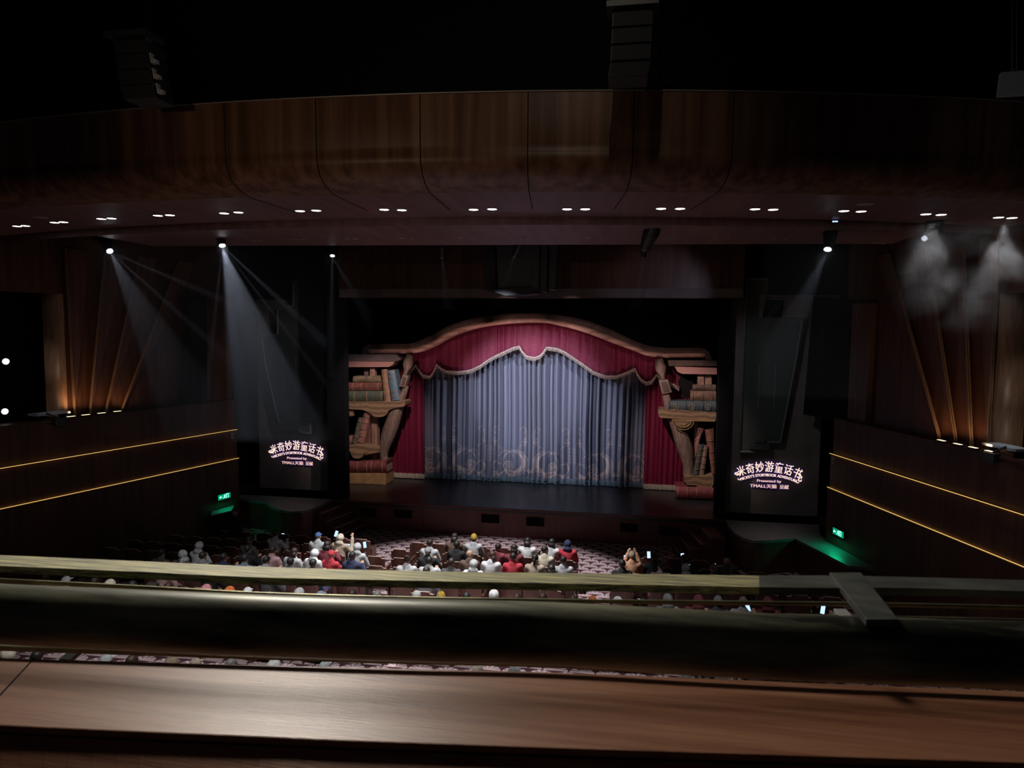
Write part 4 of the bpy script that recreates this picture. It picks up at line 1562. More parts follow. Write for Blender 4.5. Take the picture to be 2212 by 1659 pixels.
def moving_head(lens_uv, top_v, Y, target, label, on, scale=1.0, group='moving head lamps under the canopy'):
    c = PY(*lens_uv, Y)
    t = PY(lens_uv[0], top_v, Y)
    dirv = (Vector(target) - c).normalized()
    body = c - dirv * 0.48 * scale
    r = thing('moving_head_lamp', Vector((body.x, body.y, c.z)), label, 'stage lamp', group)
    s = scale
    topz = max(t.z, body.z + 0.30 * s)
    MB().tube([c - dirv * 0.02, c - dirv * 0.12 * s, c - dirv * 0.36 * s, c - dirv * 0.62 * s], [0.085 * s, 0.10 * s, 0.135 * s, 0.10 * s], 16).build('head', M_metal_black, r)
    m = MB()
    side = dirv.cross(Vector((0, 0, 1)))
    side = side.normalized() if side.length > 0.05 else Vector((1, 0, 0))
    for q in (-1, 1):
        m.obox(body + side * 0.17 * s * q + Vector((0, 0, (topz - body.z) / 2 - 0.05)), side * 0.02 * s, side.cross(Vector((0, 0, 1))) * 0.05 * s, Vector((0, 0, (topz - body.z) / 2)))
    m.obox(Vector((body.x, body.y, topz - 0.06)), side * 0.18 * s, side.cross(Vector((0, 0, 1))) * 0.04 * s, Vector((0, 0, 0.025)))
    m.build('yoke', M_metal_black, r)
    m = MB().obox(Vector((body.x, body.y, topz + 0.03)), (0.2 * s, 0, 0), (0, 0.17 * s, 0), (0, 0, 0.08 * s))
    m.build('base_box', M_metal_black, r)
    m = MB()
    m.tube([Vector((body.x, body.y, topz + 0.08 * s)), Vector((body.x, body.y, 9.3 if Y > 16.5 else 8.97 if Y < 14.45 else 8.93))], 0.025, 8)
    m.build('clamp', M_grey_metal, r)
    lens = MB()
    lens.tube([c - dirv * 0.022, c + dirv * 0.006], 0.062 * s, 16)
    lens.build('lens', M_beamlens if on else M_dimlens, r)
    MB().tube([c - dirv * 0.03, c + dirv * 0.012], [0.076 * s, 0.076 * s], 16, cap=False).build('lens_ring', M_grey_metal, r)
    return c, dirv


r = thing('lighting_bar', Vector((-3.0, 17.6, 9.3)), 'black lighting bar hidden above the soffit edge, carrying the small lamps', 'lighting bar')
MB().tube([(-9.4, 17.6, 9.3), (3.2, 17.6, 9.3)], 0.03, 10).build('pipe', M_metal_black, r)
for hx in (-9.0, -5.0, -1.0, 3.0):
    MB().tube([(hx, 17.6, 9.32), (hx, 17.6, 13.6)], 0.012, 6).build('hanger', M_metal_black, r)
heads = {}
heads['a'] = moving_head((237, 542), 492, 14.6, PY(280, 640, 14.0), 'moving head lamp throwing a beam to the right, outermost on the left', True)
heads['b'] = moving_head((480, 530), 480, 14.6, PY(500, 660, 14.0), 'brightest moving head lamp with a fan of beams, left of the canopy', True)
heads['c'] = moving_head((718, 552), 524, 17.3, PY(716, 660, 16.7), 'small lit moving head under the soffit edge left of centre', True, 0.85)
heads['d'] = moving_head((955, 556), 524, 17.6, PY(958, 620, 18.0), 'dim moving head above the left half of the stage opening', False, 0.8)
heads['e'] = moving_head((1111, 553), 524, 17.6, PY(1090, 600, 18.0), 'dim moving head in front of the central loudspeaker cluster', False, 0.8)
heads['f'] = moving_head((1393, 535), 472, 14.6, PY(1370, 590, 15.2), 'large black tilted moving head hanging right of centre', False, 1.25)
heads['g'] = moving_head((1390, 556), 530, 17.8, PY(1385, 620, 18.2), 'small dim moving head just behind the large tilted one', False, 0.7)
heads['h'] = moving_head((1788, 538), 482, 14.6, PY(1770, 640, 14.1), 'lit moving head lamp beside the right stepped tower', True)
heads['i'] = moving_head((1997, 515), 492, 14.4, PY(1960, 540, 14.0), 'dim moving head in the smoke near the right wall', False, 0.8)
# small bright status windows on top of three of them
for k, (u, v, Y, l) in enumerate(((228, 494, 14.4, 'outermost left'), (477, 480, 14.4, 'brightest left'), (1803, 479, 14.3, 'right'))):
    c = PY(u, v, Y)
    r = thing('clamp_lamp', c, 'small bluish glint lamp on the clamp of the %s moving head' % l, 'lamp')
    MB().obox(c, (0.07, 0, 0), (0, 0.03, 0), (0, 0, 0.03)).build('housing', M_metal_black, r)
    MB().obox(c + Vector((0.0, -0.032, 0.0)), (0.05, 0, 0), (0, 0.004, 0), (0, 0, 0.014)).build('window', emis('glint_blue', (0.5, 0.65, 1.0), 1.2), r)
# square black loudspeaker under the soffit
P = [PY(u, v, 14.8) for u, v in ((1498, 470), (1553, 470), (1556, 497), (1494, 497))]
r = thing('soffit_loudspeaker', P[3], 'square black loudspeaker fixed under the soffit right of centre', 'loudspeaker')
MB().prism(P, (0, 0.45, 0)).build('cabinet', M_metal_black, r, bevel=0.02)
MB().prism([p.lerp(sum(P, Vector()) / 4, 0.12) + Vector((0, -0.012, 0)) for p in P], (0, 0.01, 0)).build('grille', MATS['speaker_cloth'], r)

# central cluster hanging over the stage opening
YCL = 20.5
base = PY(1120, 636, YCL)
r = thing('loudspeaker_cluster', base, 'large dark loudspeaker cluster hanging over the centre of the stage opening', 'loudspeaker')
M_cl = mat('cluster_grey', (0.075, 0.08, 0.08), 0.7)
M_cl2 = mat('cluster_dark', (0.025, 0.027, 0.028), 0.7)
for nm, px, dy, dep, mm_ in (('side_box', [(1040, 480), (1066, 480), (1072, 633), (1046, 625)], 0.1, 0.6, M_cl2), ('middle_box', [(1070, 480), (1152, 480), (1150, 622), (1076, 622)], 0.0, 0.7, M_cl), ('skirt', [(1060, 624), (1160, 620), (1168, 634), (1092, 639), (1070, 632)], -0.05, 0.8, M_cl2),
                             ('side_box', [(1152, 480), (1166, 480), (1164, 636), (1148, 632)], -0.05, 0.7, M_cl), ('side_box', [(1170, 480), (1183, 480), (1181, 632), (1166, 630)], 0.05, 0.6, M_cl), ('side_box', [(1187, 480), (1206, 480), (1200, 626), (1185, 626)], 0.15, 0.5, M_cl)):
    P = [PY(u, v, YCL + dy) for u, v in px]
    MB().prism(P, (0, dep, 0)).build(nm, mm_, r, bevel=0.015)

for q in (1060, 1150):
    p = PY(q, 480, YCL + 0.3)
    MB().tube([p + Vector((0, 0, -0.1)), Vector((p.x, p.y, 13.6))], 0.02, 6).build('hanger', M_metal_black, r)

# line arrays in front of the canopy
def line_array(px, Y, label, clips):
    top = PY(*px[0], Y)
    r = thing('line_array', PY(*px[-1], Y), label, 'loudspeaker')
    for k in range(len(px) - 1):
        a, b = PY(*px[k], Y), PY(*px[k + 1], Y)
        w = 0.26
        sk = (b - a)
        m = MB()
        P = [a + Vector((-w, 0, -0.012)), a + Vector((w, 0, -0.012)), b + Vector((w, 0, 0.004)), b + Vector((-w, 0, 0.004))]
        m.prism(P, (0, 0.42, 0))
        cab = m.build('cabinet', M_plastic, r, bevel=0.018)
        P = [q.lerp((a + b) / 2, 0.08) + Vector((0, -0.012, 0)) for q in P]
        MB().prism(P, (0, 0.01, 0)).build('grille', MATS['speaker_cloth'], cab)
        if clips and k > 0:
            e = b + Vector((w + 0.05, -0.03, 0.10))
            m = MB()
            m.prism([e + Vector((-0.035, 0, 0.10)), e + Vector((-0.005, 0, 0.09)), e + Vector((0.0, 0, 0.02)), e + Vector((0.075, 0, 0.0)), e + Vector((0.075, 0, -0.05)), e + Vector((-0.015, 0, -0.045))], (0, 0.06, 0))
            m.build('side_clip', M_bracket, cab)
        for q in (-1, 1):
            MB().obox(a + Vector((q * (w - 0.03), 0.1, -0.01)), (0.02, 0, 0), (0, 0.05, 0), (0, 0, 0.03)).build('link_plate', M_grey_metal, cab)
    MB().obox(top + Vector((0, 0.1, 0.05)), (0.33, 0, 0), (0, 0.2, 0), (0, 0, 0.035)).build('flying_frame', M_plastic, r)
    m = MB()
    for q in (-1, 1):
        m.tube([top + Vector((q * 0.2, 0.1, 0.08)), top + Vector((q * 0.2, 0.1, 3.4))], 0.012, 6)
    m.build('chain', M_metal_black, r)
    return r


line_array([(1366, 20), (1365, 57), (1363, 94), (1361, 131), (1356, 168)], 9.4, 'black line array of flat cabinets hanging in front of the canopy, right of centre', False)
line_array([(279, 84), (283, 115), (288, 149), (294, 182), (302, 214)], 9.0, 'black line array with four pale side clips, hanging on the left', True)
spot('array_glow', (-1.2, 4.5, 11.8), PY(1340, 80, 9.4), 10, (1, 0.97, 0.9), 40, 1.0, 0.1)
spot('array_glow', (-2.0, 6.8, 11.6), PY(318, 150, 9.0), 18, (0.95, 0.97, 1.0), 24, 1.0, 0.05)
P = [PY(u, v, 9.0) for u, v in ((2164, 156), (2222, 151), (2218, 204), (2157, 208))]
r = thing('ceiling_panel_light', P[3], 'pale grey unlit square panel hanging in the dark at the top right', 'panel')
MB().prism(P, (0, 0.06, 0)).build('panel', M_bracket, r)
m = MB()
m.tube([PY(2182, 151, 9.05), PY(2198, 149, 9.05)], 0.008, 5)
m.tube([PY(2186, 151, 9.05), PY(2186, 0, 9.05)], 0.004, 4)
m.tube([PY(2196, 151, 9.05), PY(2196, 0, 9.05)], 0.004, 4)
m.build('hanger', M_grey_metal, r)
spot('array_glow', (1.0, 3.5, 9.5), P[3] + Vector((0.1, 0, 0.1)), 30, (0.95, 0.97, 1.0), 20, 1.0, 0.1)

# ---- lamps in the wall slots and gear on the parapets
for (u, v, Y, l) in ((13, 781, 14.6, 'upper'), (11, 889, 14.6, 'lower')):
    c = PY(u, v, Y)
    r = thing('slot_lantern', c, 'white-lensed lantern in the dark slot at the far left, the %s one' % l, 'stage lamp', 'lanterns in the left wall slot')
    dv = Vector((0.9, -0.4, -0.1)).normalized()
    MB().tube([c - dv * 0.4, c - dv * 0.3, c - dv * 0.02], [0.06, 0.09, 0.09], 14).build('barrel', M_metal_black, r)
    MB().tube([c - dv * 0.03, c], 0.075, 14).build('lens', emis('lantern_lens', (0.9, 0.95, 1.0), 1.6), r)
for side, uv, l in (('left', (108, 917), 'far left'), ('right', (2172, 1008), 'far right')):
    p0, d, n = WALLS[side]
    c = PW(*uv, p0 + n * 0.3, n)
    c.z = 4.5
    r = thing('parapet_tray', c, 'pale equipment tray with clamps on the %s parapet' % l, 'equipment tray')
    MB().obox(c + Vector((0, 0, 0.16)), d * 0.42, n * 0.18, Vector((0, 0, 0.025))).build('tray', mat('tray_pale', (0.42, 0.46, 0.50), 0.5), r)
    for q in (-0.35, 0.35):
        MB().obox(c + d * q + Vector((0, 0, 0.075)), d * 0.02, n * 0.15, Vector((0, 0, 0.075))).build('leg', M_metal_black, r)
    m = MB()
    m.tube([c + d * -0.2 - n * 0.2 + Vector((0, 0, 0.2)), c + d * 0.25 - n * 0.2 + Vector((0, 0, -0.05))], 0.02, 6)
    m.obox(c + d * 0.1 - n * 0.24 + Vector((0, 0, -0.06)), d * 0.16, n * 0.08, Vector((0, 0, 0.09)))
    m.build('clamp_box', M_plastic, r)
    spot('tray_glow', c - n * 0.8 + Vector((0, 0, 1.4)), c, 6 if side == 'left' else 12, (0.75, 0.85, 1.0), 30, 0.6, 0.03)

# ================================================================== RAIL AND LEDGE OF THE UPPER CIRCLE
def rail_path(px, z, n=6):
    pts = [PZ(u, v, EYE.z + z) for u, v in px]
    out = [Vector(p) for p in spline([tuple(p) for p in pts], n)]
    # the rail runs on past both edges of the view, curving gently towards the stage
    if px[0][0] < 0:
        d0 = (out[0] - out[2]).normalized()
        for k in range(1, 8):
            out.insert(0, out[0] + (d0 + Vector((0, 0.012 * k, 0))).normalized() * 0.4)
    if px[-1][0] > W:
        d0 = (out[-1] - out[-3]).normalized()
        for k in range(1, 8):
            out.append(out[-1] + (d0 + Vector((0, 0.012 * k, 0))).normalized() * 0.4)
    return out


# flat brushed bar on top
far = rail_path([(-160, 1191), (0, 1199), (300, 1212), (560, 1224), (880, 1233), (1200, 1238), (1640, 1243)], -0.30)
near = rail_path([(-160, 1213), (0, 1222), (300, 1235), (560, 1247), (880, 1254), (1200, 1260), (1640, 1268)], -0.30)
far2 = rail_path([(1640, 1243), (1800, 1243), (1950, 1246), (2212, 1253), (2420, 1261)], -0.30)
near2 = rail_path([(1640, 1268), (1800, 1270), (1950, 1270), (2212, 1277), (2420, 1285)], -0.30)
guard = thing('guard_rail', PZ(1106, 1250, EYE.z - 0.5), 'bronze guard rail of flat bars across the front of the upper circle', 'railing')
m = MB()
m.rect_sweep(near, far, 0, 0.009)
m.build('top_bar', M_brush, guard)
m = MB()
m.rect_sweep(near2, far2, 0, 0.009)
m.build('top_bar', M_steel, guard)
m = MB()
m.tube(rail_path([(-160, 1245), (0, 1253.5), (300, 1269), (560, 1283.5), (880, 1293), (1200, 1298), (1640, 1303), (1900, 1306), (2212, 1313), (2420, 1320)], -0.36), 0.0032, 8)
m.build('middle_bar', M_gold_edge, guard, smooth=True)
m = MB()
m.tube(rail_path([(-160, 1273), (0, 1281), (560, 1308), (1200, 1323), (1640, 1329), (2212, 1341), (2420, 1350)], -0.378), 0.003, 8)
m.build('middle_bar', M_gold_edge, guard, smooth=True)
m = MB()
lowp = rail_path([(-160, 1391), (0, 1399), (300, 1409), (560, 1418), (880, 1428), (1200, 1436), (1640, 1460), (2212, 1484), (2420, 1496)], -0.44)
m.tube(lowp, 0.0042, 8)
m.build('lower_bar', M_gold_edge, guard, smooth=True)
# bracket plates running back from the top bar to the handrail
def plate(px, z, th, nm, mm_):
    P = [PZ(u, v, EYE.z + z) for u, v in px]
    m = MB().prism([p - Vector((0, 0, th)) for p in P], (0, 0, th))
    return m.build(nm, mm_, guard, bevel=0.0012)


plate([(1791, 1236), (1860, 1236), (1942, 1338), (1871, 1338)], -0.297, 0.008, 'bracket_plate', M_steel)
plate([(1800, 1314), (1828, 1315), (1842, 1330), (1812, 1330)], -0.375, 0.012, 'bracket_foot', M_bracket)
P = [PZ(u, v, EYE.z - 0.36) for u, v in ((300, 1272), (330, 1268))]
m = MB()
a, b = PZ(333, 1262, EYE.z - 0.50), PZ(140, 1428, EYE.z - 0.60)
sd = Vector((0.006, 0.003, 0))
m.obox((a + b) / 2, (b - a) / 2, (0.011, 0.0, 0), (0, 0, 0.004))
m.build('bracket_strut', M_bracket, guard)
# round handrail
pc = rail_path([(-180, 1316), (0, 1328), (300, 1342), (560, 1353), (880, 1363), (1200, 1372), (1640, 1397), (1900, 1407), (2212, 1417), (2430, 1427)], -0.347, 8)
m = MB()
m.tube([q + Vector((0, 0, 0.0015)) for q in pc], 0.0345, 40)
o = m.build('handrail', M_rail, smooth=True)
tag(o, 'thick round dark bronze handrail crossing the whole view', 'handrail')
# ledge boards
fe = rail_path([(-200, 1413), (0, 1421), (300, 1429), (560, 1436), (880, 1444), (1200, 1452), (1640, 1470), (2212, 1493), (2450, 1503)], -0.45)
ne = rail_path([(-200, 1556), (0, 1567), (300, 1581), (560, 1592), (740, 1600), (1200, 1616), (1640, 1630), (2212, 1648), (2450, 1657)], -0.45)
m = MB()
m.rect_sweep(ne, fe, 0, 0.009)
ledge = m.build('parapet_ledge', M_ledge, bevel=0.002)
tag(ledge, 'polished reddish timber ledge along the bottom of the view', 'ledge')
a, b = PZ(72, 1424, EYE.z - 0.4497), PZ(-8, 1510, EYE.z - 0.4497)
MB().tube([a, b], 0.0012, 4).build('board_joint', M_black, ledge)
r0 = [p + (p - q).normalized() * 0.001 - Vector((0, 0, 0.010)) for p, q in zip(ne, fe)]
r1 = [p + (p - q).normalized() * 0.25 - Vector((0, 0, 0.095)) for p, q in zip(ne, fe)]
m = MB()
m.rect_sweep(r1, r0, 0, 0.02)
o = m.build('parapet_lower_board', M_ledge)
tag(o, 'dark lower timber board below the polished ledge, at the bottom edge', 'board')
m = MB()
m.rect_sweep([p - Vector((0, 0, 0.028)) + (q - p) * 0.12 for p, q in zip(ne, fe)], [p - Vector((0, 0, 0.028)) + (q - p) * 0.9 for p, q in zip(ne, fe)], 0, 1.0)
struct(m.build('wall_parapet', M_wood_wall))

# ================================================================== AUDIENCE
def grow(verts, edges, radii, voxel, extra=None, name='g'):
    """one continuous skin: tapered limbs merged by a voxel remesh and relaxed"""
    bm = bmesh.new()

    def take(mb):
        t = bpy.data.meshes.new('t')
        t.from_pydata([tuple(v) for v in mb.v], [], mb.f)
        bm.from_mesh(t)
        bpy.data.meshes.remove(t)
    R2 = [r if isinstance(r, tuple) else (r, r) for r in radii]
    for i, j in edges:
        a, b = Vector(verts[i]), Vector(verts[j])
        if (b - a).length < 1e-4:
            continue
        n = 12 if max(R2[i]) > 0.02 else 8
        take(MB().tube([a, a.lerp(b, 0.5), b], [R2[i], tuple((p + q) / 2 for p, q in zip(R2[i], R2[j])), R2[j]], n, up=Vector((1, 0, 0)) if abs((b - a).normalized().x) < 0.9 else Vector((0, 0, 1))))
    for v, (ra, rb) in zip(verts, R2):
        take(MB().ball(v, ra, rb, min(ra, rb) if ra != rb else ra, 12, 8))
    for mb in extra or ():
        take(mb)
    bmesh.ops.recalc_face_normals(bm, faces=bm.faces)
    m1 = bpy.data.meshes.new(name)
    bm.to_mesh(m1)
    bm.free()
    ob = bpy.data.objects.new(name, m1)
    COL.objects.link(ob)
    rm = ob.modifiers.new('r', 'REMESH')
    rm.mode = 'VOXEL'
    rm.voxel_size = voxel
    rm.use_smooth_shade = True
    sm = ob.modifiers.new('m', 'SMOOTH')
    sm.factor = 0.5
    sm.iterations = 3 if voxel < 0.015 else 4
    dg = bpy.context.evaluated_depsgraph_get()
    m2 = bpy.data.meshes.new_from_object(ob.evaluated_get(dg))
    bpy.data.objects.remove(ob)
    m2.name = name
    bm = bmesh.new()
    bm.from_mesh(m2)
    seen, parts = set(), []
    for v in bm.verts:
        if v.index in seen:
            continue
        st, comp = [v], []
        seen.add(v.index)
        while st:
            q = st.pop()
            comp.append(q)
            for e in q.link_edges:
                w = e.other_vert(q)
                if w.index not in seen:
                    seen.add(w.index)
                    st.append(w)
        parts.append(comp)
    big = max(parts, key=len)
    for c_ in parts:
        if c_ is not big:
            bmesh.ops.delete(bm, geom=c_, context='VERTS')
    bm.to_mesh(m2)
    bm.free()
    return m2


def head_parts(c, yaw, tilt):
    """skull, jaw, nose, ears, brow in one place; local forward is +y"""
    R = Matrix.Rotation(yaw, 3, 'Z') @ Matrix.Rotation(-tilt, 3, 'X')

    def ball(x, y, z, a, b, d):
        m = MB().ball((0, 0, 0), a, b, d, 14, 10)
        m.v = [R @ ((v + Vector((x, y, z))) * 0.9) + c for v in m.v]
        return m
    return [ball(0, -0.012, 0.025, 0.076, 0.094, 0.090), ball(0, 0.022, -0.045, 0.058, 0.066, 0.070), ball(0, 0.088, -0.012, 0.011, 0.020, 0.022),
            ball(0, 0.072, 0.022, 0.048, 0.02, 0.014), ball(0, 0.070, -0.062, 0.028, 0.02, 0.012), ball(0, 0.058, -0.095, 0.024, 0.022, 0.018),
            ball(-0.080, -0.005, -0.01, 0.010, 0.02, 0.030), ball(0.080, -0.005, -0.01, 0.010, 0.02, 0.030)]


def hand(vs, es, rs, wrist_i, wp_, d, up):
    """palm, four fingers of unequal length and a thumb off the side of the palm"""
    d = d.normalized()
    s = d.cross(up).normalized()
    base = len(vs)
    vs.append(wp_ + d * 0.055)
    rs.append((0.030, 0.016))
    es.append((wrist_i, base))
    lens = (0.055, 0.068, 0.063, 0.048)
    for k in range(4):
        o = s * (-0.028 + 0.0187 * k)
        b = len(vs)
        vs += [wp_ + d * 0.09 + o, wp_ + d * (0.09 + lens[k] * 0.5) + o * 1.1 - up * 0.012, wp_ + d * (0.09 + lens[k] * 0.8) + o * 1.1 - up * 0.035]
        rs += [0.010, 0.009, 0.008]
        es += [(base, b), (b, b + 1), (b + 1, b + 2)]
    b = len(vs)
    vs += [wp_ + d * 0.035 - s * 0.04, wp_ + d * 0.075 - s * 0.055 - up * 0.012]
    rs += [0.012, 0.010]
    es += [(wrist_i, b), (b, b + 1)]


POSES = {
    'lap': dict(rw=(0.10, 0.34, 0.66), lw=(-0.10, 0.36, 0.66)),
    'phone': dict(rw=(0.12, 0.34, 0.98), lw=(-0.10, 0.36, 0.66)),
    'phone_high': dict(rw=(0.16, 0.36, 1.20), lw=(-0.10, 0.36, 0.68)),
    'lean': dict(rw=(0.20, 0.34, 0.68), lw=(-0.12, 0.30, 0.68), lean=(0.10, 0.03)),
    'turn': dict(rw=(0.10, 0.34, 0.70), lw=(-0.16, 0.26, 0.70), yaw=-1.25),
    'side': dict(rw=(0.12, 0.30, 0.70), lw=(-0.12, 0.34, 0.66), yaw=1.2),
    'arms_up': dict(rw=(0.10, 0.26, 1.28), lw=(-0.08, 0.28, 1.26)),
    'stand': dict(rw=(0.26, 0.10, 0.84), lw=(-0.26, 0.08, 0.84), stand=True),
}
BODY = {}
SKIN = mat('skin', (0.42, 0.26, 0.19), 0.6)


def make_body(key):
    p = POSES[key]
    lx, ly = p.get('lean', (0, 0))
    st = p.get('stand', False)
    V = Vector
    dz = 0.38 if st else 0.0
    pel = V((0, 0, 0.53 + dz))
    sp = V((lx * 0.4, -0.03 + ly * 0.4, 0.76 + dz))
    ch = V((lx * 0.8, -0.01 + ly, 0.98 + dz))
    nk = V((lx, 0.01 + ly, 1.13 + dz))
    hb = V((lx * 1.05, 0.03 + ly, 1.20 + dz))
    hc = V((lx * 1.1, 0.035 + ly, 1.252 + dz))
    vs = [pel, sp, ch, nk, hb]
    rs = [(0.155, 0.115), (0.145, 0.10), (0.165, 0.11), 0.058, 0.055]
    es = [(0, 1), (1, 2), (2, 3), (3, 4)]
    jv, jr, je = [pel + V((0, 0, 0.02)), sp, ch + V((0, 0, -0.02)), nk + V((0, -0.015, -0.035)), nk + V((0, -0.018, 0.022))], [(0.175, 0.14), (0.17, 0.13), (0.185, 0.13), (0.115, 0.095), (0.072, 0.068)], [(0, 1), (1, 2), (2, 3), (3, 4)]
    tv, tr, te = [pel], [(0.165, 0.13)], []
    shoes = []
    for sx, w in ((1, V(p['rw'])), (-1, V(p['lw']))):
        if st:
            w = w + V((0, 0, 0.02))
        sh = ch + V((0.165 * sx, 0, 0.075))
        mid = (sh + w) / 2
        el = V((sh.x + 0.07 * sx, mid.y - 0.07 if not st else mid.y, min(mid.z - 0.05, sh.z - 0.15)))
        L = (el - sh).length
        el = sh + (el - sh).normalized() * 0.27
        i = len(vs)
        vs += [sh, el, w]
        rs += [0.052, 0.042, 0.028]
        es += [(2, i), (i, i + 1), (i + 1, i + 2)]
        hand(vs, es, rs, i + 2, w, (w - el), V((0, 0, 1)) if not st else V((sx, 0, 0)))
        j = len(jv)
        cuff = el.lerp(w, 0.9)
        jv += [sh + V((0.005 * sx, 0, 0.0)), el, cuff]
        jr += [0.078, 0.066, 0.050]
        je += [(2, j), (j, j + 1), (j + 1, j + 2)]
        if st:
            hip, kn, an, to = V((0.09 * sx, 0, 0.88)), V((0.10 * sx, 0.02, 0.50)), V((0.11 * sx, -0.02, 0.09)), V((0.12 * sx, 0.12, 0.04))
        else:
            hip, kn, an, to = V((0.09 * sx, 0.04, 0.53)), V((0.12 * sx, 0.45, 0.55)), V((0.12 * sx, 0.42, 0.10)), V((0.13 * sx, 0.56, 0.04))
        i = len(vs)
        vs += [hip, kn, an, to]
        rs += [0.085, 0.058, 0.040, 0.035]
        es += [(0, i), (i, i + 1), (i + 1, i + 2), (i + 2, i + 3)]
        j = len(tv)
        tv += [hip, kn, kn.lerp(an, 0.92)]
        tr += [0.105, 0.080, 0.062]
        te += [(0, j), (j, j + 1), (j + 1, j + 2)]
        s_ = MB().tube([an + V((0, -0.05, -0.045)), an + V((0, 0.02, -0.03)), to + V((0, 0.02, -0.005)), to + V((0, 0.07, -0.01))], [(0.04, 0.042), (0.052, 0.048), (0.036, 0.048), (0.022, 0.034)], 10)
        shoes.append(s_)
    yaw = p.get('yaw', 0)
    body = grow(vs, es, rs, 0.011, head_parts(hc, yaw, 0.06), 'body')
    jacket = grow(jv, je, jr, 0.017, None, 'jacket')
    trousers = grow(tv, te, tr, 0.019, None, 'trousers')
    m = bpy.data.meshes.new('shoes')
    mb = MB()
    for s_ in shoes:
        mb.add(s_.v, s_.f)
    m.from_pydata([tuple(v) for v in mb.v], [], mb.f)
    m.polygons.foreach_set('use_smooth', [True] * len(m.polygons))
    BODY[key] = dict(body=body, jacket=jacket, trousers=trousers, shoes=m, head=hc, yaw=yaw, hand=V(p['rw']) + V((0, 0, dz if st else 0)))
    body.materials.append(SKIN)
    for q in (jacket, trousers, m):
        q.materials.append(SKIN)


for key in POSES:
    make_body(key)

HAIR = {}


def make_hair():
    def mesh(mb, nm):
        me = bpy.data.meshes.new(nm)
        me.from_pydata([tuple(v) for v in mb.v], [], mb.f)
        me.polygons.foreach_set('use_smooth', [True] * len(me.polygons))
        me.materials.append(SKIN)
        return me

    def cap(rx, ry, rz, cut, back=0.0, c=(0, -0.014, 0.028), wob=0.0, seed=1):
        """shell over the crown, reaching lower at the back"""
        rr = random.Random(seed)
        m = MB()
        n, k = 20, 9
        vs = []
        for i in range(k + 1):
            for j in range(n):
                a = 2 * math.pi * j / n
                lo = cut + back * (0.5 - 0.5 * math.sin(a))
                t = math.pi * lo * i / k
                w = 1 + rr.uniform(-wob, wob)
                vs.append((c[0] + rx * w * math.sin(t) * math.cos(a), c[1] + ry * w * math.sin(t) * math.sin(a), c[2] + rz * w * math.cos(t)))
        m.add(vs, [(i * n + j, i * n + (j + 1) % n, (i + 1) * n + (j + 1) % n, (i + 1) * n + j) for i in range(k) for j in range(n)])
        return m
    HAIR['short'] = ('hair', mesh(cap(0.090, 0.106, 0.104, 0.42, 0.22, wob=0.02), 'hair'))
    m = cap(0.098, 0.112, 0.108, 0.45, 0.25, wob=0.02, seed=2)
    m.tube([(0, -0.07, 0.03), (0, -0.095, -0.08), (0, -0.085, -0.20), (0, -0.08, -0.27)], [(0.06, 0.09), (0.045, 0.095), (0.035, 0.085), (0.012, 0.05)], 12)
    HAIR['long'] = ('hair', mesh(m, 'hair'))
    m = cap(0.096, 0.110, 0.106, 0.45, 0.22, wob=0.02, seed=3)
    m.tube([(0, -0.06, 0.02), (0, -0.085, -0.05), (0, -0.075, -0.12)], [(0.06, 0.094), (0.055, 0.10), (0.04, 0.09)], 12)
    HAIR['bob'] = ('hair', mesh(m, 'hair'))
    m = cap(0.090, 0.106, 0.104, 0.42, 0.22, wob=0.01, seed=4)
    m.ball((0, -0.08, 0.11), 0.045, 0.045, 0.042, 10, 8)
    HAIR['bun'] = ('hair', mesh(m, 'hair'))
    m = cap(0.090, 0.106, 0.104, 0.42, 0.22, wob=0.01, seed=5)
    m.tube([(0, -0.10, 0.04), (0, -0.135, 0.0), (0, -0.125, -0.10), (0, -0.115, -0.24)], [0.022, 0.034, 0.030, 0.010], 10)
    HAIR['pony'] = ('hair', mesh(m, 'hair'))
    m = cap(0.093, 0.110, 0.125, 0.48, 0.08, c=(0, -0.012, 0.028), wob=0.015, seed=6)
    m.ball((0, -0.02, 0.155), 0.02, 0.02, 0.018, 8, 6)
    HAIR['beanie'] = ('beanie', mesh(m, 'beanie'))
    m = cap(0.108, 0.125, 0.122, 0.50, 0.26, c=(0, -0.022, 0.015), wob=0.015, seed=7)
    m.tube([(0, -0.07, -0.06), (0, -0.10, -0.13), (0, -0.09, -0.19)], [(0.07, 0.10), (0.075, 0.13), (0.03, 0.15)], 14)
    HAIR['hood'] = ('hood', mesh(m, 'hood'))
    m = cap(0.093, 0.109, 0.108, 0.44, 0.04, wob=0.004, seed=8)
    m.prism([(-0.06, 0.085, 0.045), (0.06, 0.085, 0.045), (0.045, 0.165, 0.035), (-0.045, 0.165, 0.035)], (0, 0, 0.008))
    HAIR['cap'] = ('cap', mesh(m, 'cap'))


make_hair()
CLOTH = {}


def cm(name, col):
    if name not in CLOTH:
        CLOTH[name] = mat('cloth_' + name.replace(' ', '_'), col, 0.85, noise=0.4, scale=9, bump=1.0)
    return CLOTH[name]


